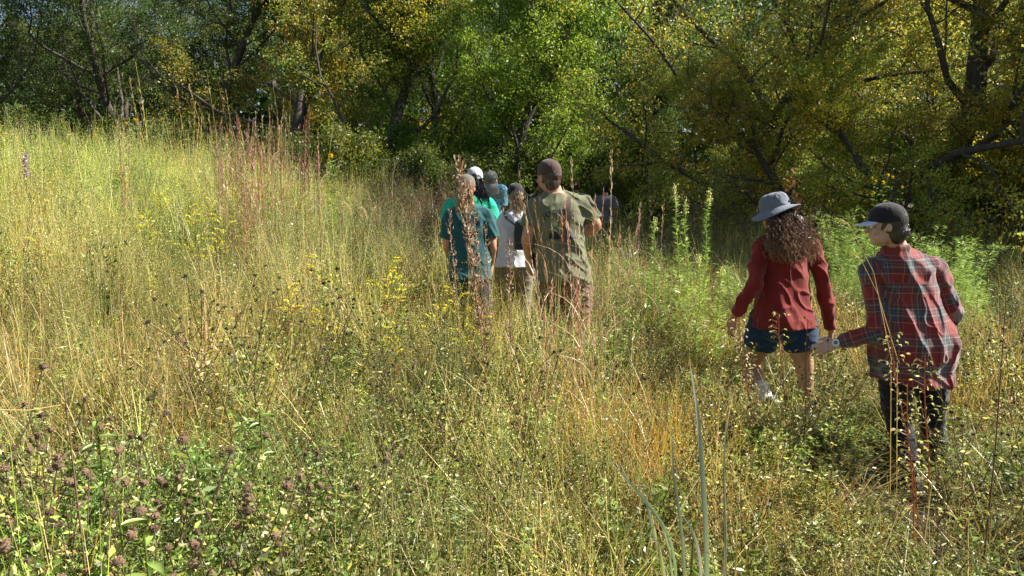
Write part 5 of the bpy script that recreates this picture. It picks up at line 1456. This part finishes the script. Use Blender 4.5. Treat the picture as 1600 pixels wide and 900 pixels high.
# --- bluestem and other tall grasses, each clump a thing
def bluestem(stems, base, c=(A_(.50, .30, .20), A_(.60, .42, .30), A_(.42, .20, .13))):
    q = Q()
    for top, bend in stems:
        e = np.array(tuple(Vector(top) - Vector(base))); t = np.linspace(0, 1, 8)[:, None]; st = disc(1, .06)[0]
        path = st * (1 - t) + e * t + np.array([bend, 0, 0]) * np.sin(t * PI); cc = pick_cols(1, c)[0]; q_tube(q, path, np.linspace(.0025, .0010, 8), cc, 4)
        k = 46; tt = np.concatenate([rng.uniform(.86, 1, k // 2), rng.uniform(.62, .82, k // 2)]); dr = interp(path, np.clip(tt + .05, 0, 1)) - interp(path, tt - .05)
        q_leaves(q, interp(path, tt) + rng.normal(0, .003, (k, 3)), unit(dr) + rng.normal(0, .16, (k, 3)), rng.uniform(.02, .045, k), .0045, pick_cols(k, (cc, cc * 1.25)))
        for tb in (.35, .55, .72):
            p = interp(path, [tb])[0]; q_blades(q, p[None], np.array([rng.uniform(0, 6.28)]), np.array([.28]), np.array([.25]), np.array([.9]), np.array([.006]), cc, cc * 1.2, 5)
    k = 26; q_blades(q, disc(k, .07), rng.uniform(0, 6.28, k), rng.uniform(.4, .8, k), np.abs(rng.normal(0, .25, k)), np.abs(rng.normal(0, .4, k)), rng.uniform(.004, .007, k), pick_cols(k, (YGREEN, ORANGE, STRAW)), pick_cols(k, (STRAW, ORANGE, RED)))
    return q
BS = [
    (895, 4.4, [(820, 322, -.03), (835, 318, .0), (882, 300, .02)], 'tan bluestem clump with a stem arching over the left half of the olive shirt'),
    (905, 4.7, [(893, 250, .01), (905, 330, .0), (888, 360, .02), (878, 330, -.02)], 'tan bluestem clump standing up the middle of the olive shirt'),
    (935, 4.6, [(956, 240, .02), (1000, 330, .02), (944, 300, -.01), (928, 330, .01)], 'tan bluestem clump just right of the olive shirt, its tallest stem above the shoulder'),
    (950, 4.2, [(930, 310, -.05), (968, 350, .02), (915, 400, -.03)], 'tan bluestem clump with crossing stems below the olive shirt'),
    (990, 5.0, [(1000, 318, .0), (983, 360, .01), (1008, 400, 0)], 'thin russet bluestem right of the man in olive'),
    (1020, 5.0, [(1036, 325, .0), (1024, 380, .01)], 'lone straight tan stem between the olive shirt and the tall green stalks'),
    (918, 4.0, [(905, 470, .0), (925, 440, .02), (900, 430, -.02), (940, 460, .02)], 'short tan grass clump in front of the khaki trousers'),
    (870, 4.3, [(838, 400, -.02), (862, 440, 0), (850, 470, -.02)], 'short tan grass clump below the hand of the man in olive'),
]
for u, Y, st, lab in BS:
    b = ground_at(u, Y); plant('bluestem_clump', bluestem([(at(px, py, Y + rng.uniform(-.1, .1)), bd) for px, py, bd in st], b), lab, 'grass clump', b, 'grass')
rs = [(395, 178), (352, 190), (366, 176), (412, 195), (428, 172), (440, 190), (338, 185), (476, 172), (470, 190), (498, 205), (386, 200), (404, 210), (192, 180), (450, 210), (420, 230), (380, 240)]
for i, (u, v) in enumerate(rs):
    Y = rng.uniform(7.6, 9.8); b = ground_at(u + rng.uniform(-6, 6), Y)
    st = [(at(u + rng.uniform(-9, 9), v + rng.uniform(-8, 50), Y), rng.uniform(-.02, .02)) for _ in range(6)]
    plant('bluestem_clump', bluestem(st, b, (A_(.44, .22, .17), A_(.52, .32, .24), A_(.38, .17, .14))), 'tall reddish bluestem clump rising above the hill crest against the dark trees', 'grass clump', b, 'grass', 'reddish bluestem on the crest')

# --- tall green stalks right of centre
def horseweed(h):
    q = Q(); f = Q(); path = stalk_path((0, 0, 0), rng.uniform(0, 6.28), h, .04, .008, 7); q_tube(q, path, np.linspace(.006, .003, 7), A_(.30, .40, .10), 5)
    k = 330; t = rng.uniform(.3, .97, k); a = rng.uniform(0, 6.28, k)
    q_leaves(q, interp(path, t), np.stack([np.cos(a), np.sin(a), rng.uniform(-.1, .9, k)], 1), rng.uniform(.05, .11, k) * (1.25 - .8 * t), .006, pick_cols(k, (A_(.24, .36, .07), A_(.38, .46, .12), GREEN)))
    k = 60; q_leaves(f, interp(path, rng.uniform(.93, 1, k)) + rng.normal(0, .012, (k, 3)), rng.normal(0, .5, (k, 3)) + np.array([0, 0, 1.]), .018, .009, pick_cols(k, (A_(.5, .55, .2), PALE)))
    return q, f
for u, v, Y, lab in ((1066, 292, 6.8, 'tallest green stalk with narrow leaves, left one of the pair against the dark wood'), (1101, 297, 7.0, 'tall green narrow leaved stalk, right one of the pair against the dark wood'), (1079, 314, 6.7, 'green narrow leaved stalk between the tallest pair'), (1028, 342, 6.9, 'short slim green stalk left of the tall green pair'),
                     (1122, 420, 6.0, 'bright yellow green stalk just left of the dark red sleeve'), (1092, 400, 6.2, 'green narrow leaved stalk low in front of the tall pair')):
    b = ground_at(u, Y); q, f = horseweed((at(u, v, Y) - b).z); r = plant('green_stalk', q, lab, 'wildflower', b); link('flower_tip', f.mesh('flower_tip'), M['leaf'], r)

# --- feathery bushes behind the plaid shirt
for i, (u, Y, h, n, r_, lab) in enumerate(((1350, 8.6, 1.5, 14, .32, 'feathery light green bush left of the black cap'), (1300, 9.2, 1.35, 12, .32, 'dim feathery bush between the two women'), (1452, 7.6, 1.25, 16, .28, 'bright feathery bush right behind the black cap'),
                         (1496, 7.8, 1.25, 15, .30, 'bright drooping feathery bush above the plaid shoulder'), (1405, 8.4, 1.3, 12, .3, 'feathery bush hidden partly by the black cap'), (1538, 7.4, .95, 9, .18, 'small feathery tuft right of the plaid shoulder'), (1140, 7.5, 1.0, 10, .26, 'feathery plant left of the dark red sleeve'), (1060, 7.2, 1.0, 10, .3, 'feathery plant at the foot of the tall green stalks'))):
    b = ground_at(u, Y); v, f, c = p_feather(n=n, h=(h * .75, h * 1.0), r=r_ * 1.1, per=260); plant('feathery_bush', quad_mesh('feathery_bush', v, f, c), lab, 'bush', b)

for i, (u, Y) in enumerate(((958, 3.7), (1012, 3.65), (1060, 3.8), (938, 4.1))):
    b = ground_at(u, Y); v, f, c = p_tuft(n=46, h=(.5, .92), r=.07, w=(.004, .008), cols=(A_(.55, .33, .09), A_(.52, .42, .09), LEAFY), tips=(A_(.66, .36, .06), A_(.5, .2, .06)), lean=.16, curl=.22)
    plant('orange_grass_clump', quad_mesh('orange_grass_clump', v, f, c), 'clump of orange and yellow grass blades right of the middle, below the tan bluestem', 'grass clump', b, 'grass', 'orange grass clumps right of the middle', i * 1.3)
# --- purple blazing star and other small accents
q = Q(); f = Q(); b = ground_at(49, 8.0); top = at(49, 240, 8.0); h = (top - b).z
q_tube(q, np.array([[0, 0, 0], [0, 0, h * .6], [0, 0, h]]), [.004, .003, .003], GREEN, 4); k = 120
q_leaves(f, np.stack([rng.normal(0, .008, k), rng.normal(0, .008, k), rng.uniform(h - .22, h, k)], 1), rng.normal(0, 1, (k, 3)), .03, .016, pick_cols(k, (A_(.42, .26, .48), A_(.55, .42, .6), A_(.25, .15, .25))))
r = plant('blazing_star', q, 'purple blazing star flower spike at the far left of the slope', 'wildflower', b); link('flower_spike', f.mesh('flower_spike'), M['leaf'], r)
def yellow_flowers(px, py, Y, n, spread, lab, gnd=None, base_h=None):
    b = ground_at(px, Y); top = at(px, py, Y); q = Q(); F_ = []
    for i in range(n):
        f = Q(); F_.append(f)
        e = np.array(tuple(top - b)) + rng.normal(0, spread, 3) * np.array([1, .6, .5]); path = np.stack([disc(1, .05)[0], e * .5 + rng.normal(0, .03, 3), e]); q_tube(q, path, [.004, .003, .002], GREEN, 4)
        k = 34; t = rng.uniform(.4, .97, k); a = rng.uniform(0, 6.28, k); q_leaves(q, interp(path, t), np.stack([np.cos(a), np.sin(a), np.full(k, .3)], 1), .07, .02, pick_cols(k, (T_BRIGHT, T_LIME, GREEN)))
        k = 13; a = np.linspace(0, 6.28, k); q_leaves(f, np.tile(e, (k, 1)), np.stack([np.cos(a), np.full(k, -.5), np.sin(a)], 1), .028, .012, pick_cols(k, (YELLOW,))); q_ball(f, e, .008, BROWN)
    r = plant('sunflower', q, lab, 'wildflower', b)
    for f in F_: link('flower', f.mesh('flower'), M['leaf'], r)
yellow_flowers(1385, 284, 10.0, 7, .16, 'yellow sunflowers blooming at the wood edge above the black cap')
yellow_flowers(523, 243, 9.5, 3, .04, 'yellow flower on the crest right of the reddish bluestem')
yellow_flowers(205, 188, 12.0, 3, .08, 'small yellow flowers on the crest near the left trees')
# nodding foxtails
for u, v, Y, lab in ((535, 322, 6.3, 'nodding cream foxtail, left one of the pair above the goldenrod'), (560, 328, 6.4, 'nodding cream foxtail, right one of the pair above the goldenrod')):
    b = ground_at(u, Y); q = Q(); e = np.array(tuple(at(u, v, Y) - b)); path = np.stack([[0, 0, 0], e * .6, e, e + [.03, 0, .02], e + [.06, 0, -.02], e + [.07, 0, -.07]]); q_tube(q, path, [.003, .0025, .002, .002, .0015, .001], STRAW, 4)
    k = 200; t = rng.uniform(.42, 1, k); q_leaves(q, interp(path, t), rng.normal(0, 1, (k, 3)), .016, .003, pick_cols(k, (A_(.55, .42, .28), PALE))); plant('foxtail', q, lab, 'grass stem', b, 'grass')

# --- big blue green blades in the foreground
def big_blades(base, blades):
    root = tag(empty('broad_bladed_grass', base), 'clump of broad blue green grass blades standing in the foreground right of centre', 'grass clump')
    for pts, w, c0, c1 in blades:
        P_ = [np.array(tuple(Vector(p) - base)) for p in pts]; q = Q(); m = 14; t = np.linspace(0, 1, m)
        path = interp(np.array(P_), t); 
        for _ in range(2): path[1:-1] = (path[:-2] + path[1:-1] * 2 + path[2:]) / 4
        tg = unit(np.gradient(path, axis=0)); view = np.array([-.12, -1, .1]); tw = np.linspace(-.5, .5, m)[:, None]; s = unit(np.cross(tg, view + tw * np.array([1, 0, 0])))
        fo = np.cross(s, tg) * .22; ww = (w * .33 * np.clip(1.02 - t ** 3.2, .03, 1) * np.clip(.6 + t, 0, 1))[:, None]
        v = np.concatenate([path - s * ww + fo * ww, path, path + s * ww + fo * ww]); k = np.arange(m - 1)
        cc = np.array(c0) * (1 - t[:, None]) + np.array(c1) * t[:, None]; q.add(v, np.concatenate([np.stack([k, k + 1, m + k + 1, m + k], 1), np.stack([m + k, m + k + 1, 2 * m + k + 1, 2 * m + k], 1)]), np.concatenate([cc * .9, cc * 1.15, cc]))
        link('leaf_blade', q.mesh('leaf_blade', True), M['grass'], root)
BG = A_(.27, .36, .17); VI = A_(.40, .36, .32); PG = A_(.44, .50, .30)
bb = Vector((.50, 1.85, 0))
big_blades(bb, [
    ([bb + Vector((-.02, -.03, 0)), at(1108, 900, 1.75), at(1098, 740, 1.78), at(1090, 640, 1.8), at(1077, 562, 1.82)], .020, BG * 1.2, VI),
    ([bb + Vector((-.04, 0, 0)), at(1072, 900, 1.85), at(1062, 800, 1.86), at(1051, 740, 1.86), at(1050, 668, 1.86)], .014, BG, VI * .8),
    ([bb + Vector((-.05, .02, 0)), at(1060, 880, 1.8), at(1040, 820, 1.75), at(995, 770, 1.7), at(930, 690, 1.65)], .012, BG, PG),
    ([bb + Vector((-.05, .05, 0)), at(1055, 860, 1.9), at(1020, 790, 1.85), at(985, 760, 1.8), at(965, 715, 1.8)], .010, PG * .8, PG),
    ([bb + Vector((-.05, .04, 0)), at(1042, 890, 1.8), at(1022, 840, 1.78), at(1012, 790, 1.74), at(1000, 757, 1.72)], .013, PG, VI),
    ([bb + Vector((0, .04, 0)), at(1135, 900, 1.9), at(1133, 800, 1.9), at(1130, 700, 1.9), at(1138, 645, 1.9)], .011, VI * .9, PG),
    ([bb + Vector((0, .04, 0)), at(1140, 900, 1.9), at(1128, 760, 1.9), at(1135, 660, 1.9), at(1150, 600, 1.95)], .006, RUST, STRAW),
    ([bb + Vector((0, 0, 0)), at(1098, 900, 1.7), at(1090, 850, 1.66), at(1078, 820, 1.62), at(1066, 805, 1.6)], .012, VI, VI * 1.2),
    ([bb + Vector((.02, 0, 0)), at(1202, 900, 2.0), at(1203, 830, 2.0), at(1210, 770, 2.0)], .010, YGREEN, YGREEN * 1.1),
    ([bb + Vector((-.02, 0, 0)), at(1036, 900, 1.75), at(1028, 850, 1.75), at(1018, 800, 1.78)], .009, YGREEN, YGREEN * 1.1),
    ([bb + Vector((0, 0, 0)), at(1150, 900, 1.75), at(1151, 850, 1.75), at(1152, 800, 1.78)], .007, ORANGE, YGREEN),
])
# --- stems in front of the plaid shirt
def hooked(px_top, py_top, px_b, Y, lab, n=60, c=(PALE, GREYG, YGREEN), stem=RUST):
    b = ground_at(px_b, Y); e = np.array(tuple(at(px_top, py_top, Y) - b)); q = Q(); t = np.linspace(0, 1, 8)[:, None]; path = e * t + np.array([.02, 0, 0]) * np.sin(t * 5) ; q_tube(q, path, np.linspace(.004, .0018, 8), stem, 4)
    for i in range(n):
        tt = rng.uniform(.35, 1); p = interp(path, [tt])[0]; a = rng.uniform(0, 6.28); L_ = rng.uniform(.015, .05); d = np.array([math.cos(a), math.sin(a), .5])
        p2 = p + d * L_; q_tube(q, np.stack([p, p2]), [.0012, .001], stem, 3)
        q_leaves(q, p2[None], np.array([[d[0], d[1], -.1]]), .020, .010, pick_cols(1, c)); q_leaves(q, (p2 + d * np.array([.014, .014, 0]))[None], np.array([[d[0] * .4, d[1] * .4, -1]]), .014, .008, pick_cols(1, c))
        if i % 4 == 0: q_ball(q, p2, .006, np.array([.07, .05, .04]))
    plant('weed_stalk', q, lab, 'wildflower', b, 'leaf')
hooked(1398, 520, 1470, 3.3, 'reddish stalk with pale curled leaves in front of the plaid shirt tail, the taller one', 90)
hooked(1452, 560, 1475, 3.4, 'reddish stalk with curled leaves right of the taller one, before the dark trousers', 60)
hooked(1425, 600, 1455, 3.1, 'pale leafy weed in front of the dark trousers', 50, (PALE, YGREEN))
hooked(1160, 505, 1190, 4.3, 'pale feathery weed in front of the left side of the blue shorts', 110, (PALE, A_(.6, .5, .45)))
hooked(1222, 490, 1240, 4.3, 'weed with curled tips in front of the middle of the blue shorts', 60)
hooked(1268, 500, 1262, 4.2, 'weed with curled tips beside the reaching hand', 50)
for top, mid, u, Y, lab in (((1326, 350), (1365, 425), 1420, 3.5, 'arching pale grass stem bending away left of the black cap'), ((1345, 405), (1372, 460), 1432, 3.4, 'pale grass stem crossing the left shoulder of the plaid shirt')):
    b = ground_at(u, Y); P_ = np.array([[0, 0, 0], tuple(at((u + mid[0]) / 2, 560, Y) - b), tuple(at(*mid, Y) - b), tuple(at(*top, Y) - b), tuple(at(top[0] - 6, top[1] - 2, Y) - b)]); q = Q(); q_tube(q, P_, [.002, .0016, .0013, .0011, .0007], STRAW, 4)
    k = 24; t = rng.uniform(.6, 1, k); q_leaves(q, interp(P_, t), interp(P_, np.clip(t + .1, 0, 1)) - interp(P_, t) + .001, .030, .0035, pick_cols(k, (STRAW,))); plant('grass_stem', q, lab, 'grass stem', b, 'grass')
# --- broad leaved milkweed low at the left, and the long bare stalk beside it
def broadleaf(px, py, Y, n, L_, lab, cols=(A_(.20, .30, .07), A_(.28, .37, .10)), h=.0):
    b = ground_at(px, Y); top = at(px, py, Y) - b; q = Q(); lv = Q(); path = np.array([[0, 0, 0], tuple(top * .5), tuple(top)]); q_tube(q, path, [.006, .005, .003], GREEN, 5)
    for i in range(n):
        t = .45 + .55 * i / n; p = interp(path, [t])[0]; a = i * 2.4 + .5; d = np.array([math.cos(a), math.sin(a), .25]); l = L_ * (1.15 - .4 * t); m = 5; tt = np.linspace(0, 1, m)
        cen = p + d * l * tt[:, None] - np.array([0, 0, 1]) * (tt[:, None] ** 2) * l * .35; s = np.array([-math.sin(a), math.cos(a), 0]); w = l * .17 * np.sin(np.clip(tt * .93 + .05, 0, 1) * PI)
        v = np.concatenate([cen - s * w[:, None] + [0, 0, .012], cen, cen + s * w[:, None] + [0, 0, .012]]); k = np.arange(m - 1); lv.add(v, np.concatenate([np.stack([k, k + 1, m + k + 1, m + k], 1), np.stack([m + k, m + k + 1, 2 * m + k + 1, 2 * m + k], 1)]), pick_cols(1, cols)[0])
    r = plant('broad_leaved_plant', q, lab, 'wildflower', b); link('leaves', lv.mesh('leaves', True), M['weed'], r)
broadleaf(225, 838, 1.75, 12, .10, 'plant with broad pale green leaves at the bottom left')
broadleaf(185, 800, 1.95, 9, .09, 'yellowing plant with drooping leaves above the broad leaved one', (A_(.45, .38, .08), A_(.30, .36, .08)))
broadleaf(960, 510, 4.6, 14, .08, 'fresh green leafy plant right below the tan grasses by the man in olive')
broadleaf(1085, 812, 1.95, 3, .06, 'little plant with one bright green leaf behind the broad grass blades')
broadleaf(305, 700, 2.4, 16, .07, 'leafy green plant left of the middle of the lower foreground')
broadleaf(150, 650, 2.7, 16, .08, 'bright green leafy plant at the top of the green patch on the left')
broadleaf(405, 640, 2.9, 14, .07, 'leafy green plant beside a single upright blade, left of centre')
for u0, u1, v, Y, lab, c in ((102, 98, 590, 1.9, 'tall bare brown stalk standing straight up near the bottom left corner', BROWN * 1.8), (1575, 1572, 470, 3.0, 'tall bare dark stalk standing at the right edge', BROWN * 1.2), (320, 318, 250, 6.5, 'thin bare stalk rising on the left slope', STRAW * .8)):
    b = ground_at(u0, Y); e = np.array(tuple(at(u1, v, Y) - b)); q = Q(); q_tube(q, np.array([[0, 0, 0], e * .5 + [.01, 0, 0], e]), [.004, .003, .0018], c, 4); k = 24; t = rng.uniform(.5, 1, k); q_leaves(q, e * t[:, None], rng.normal(0, 1, (k, 3)), .015, .006, pick_cols(k, (BROWN, STRAW))); plant('bare_stalk', q, lab, 'dry stalk', b, 'dry')
# fallen pale stalks
for p0, p1, Y, lab in (((-20, 214), (82, 204), 8.0, 'pale broken stalk lying across the grass tops at the far left edge'), ((-10, 640), (95, 633), 2.3, 'broken tan stalk lying across the weeds at the lower left edge')):
    a = at(*p0, Y); e = at(*p1, Y + .1) - a; q = Q(); q_tube(q, np.array([[0, 0, 0], np.array(tuple(e * .5)) + [0, 0, -.01], tuple(e)]), [.0035 if Y > 5 else .0017] * 3, STRAW, 5)
    plant('fallen_stalk', q, lab, 'dry stalk', a, 'dry')
# orange leaved sapling under the oaks
b = ground_at(1252, 10.5); q = Q(); e = np.array(tuple(at(1238, 268, 10.5) - b)); pth = np.array([[.05, 0, 0], e * .5 + [.1, 0, 0], e]); q_tube(q, pth, [.014, .010, .005], A_(.25, .18, .13), 5)
k = 80; t = rng.uniform(.55, 1, k); q_leaves(q, interp(pth, t) + rng.normal(0, .05, (k, 3)), rng.normal(0, 1, (k, 3)), .07, .035, pick_cols(k, (A_(.6, .18, .06), A_(.5, .28, .12), A_(.4, .16, .1)))); plant('sapling', q, 'small sapling with orange leaves under the oak, above the sun hat', 'sapling', b)
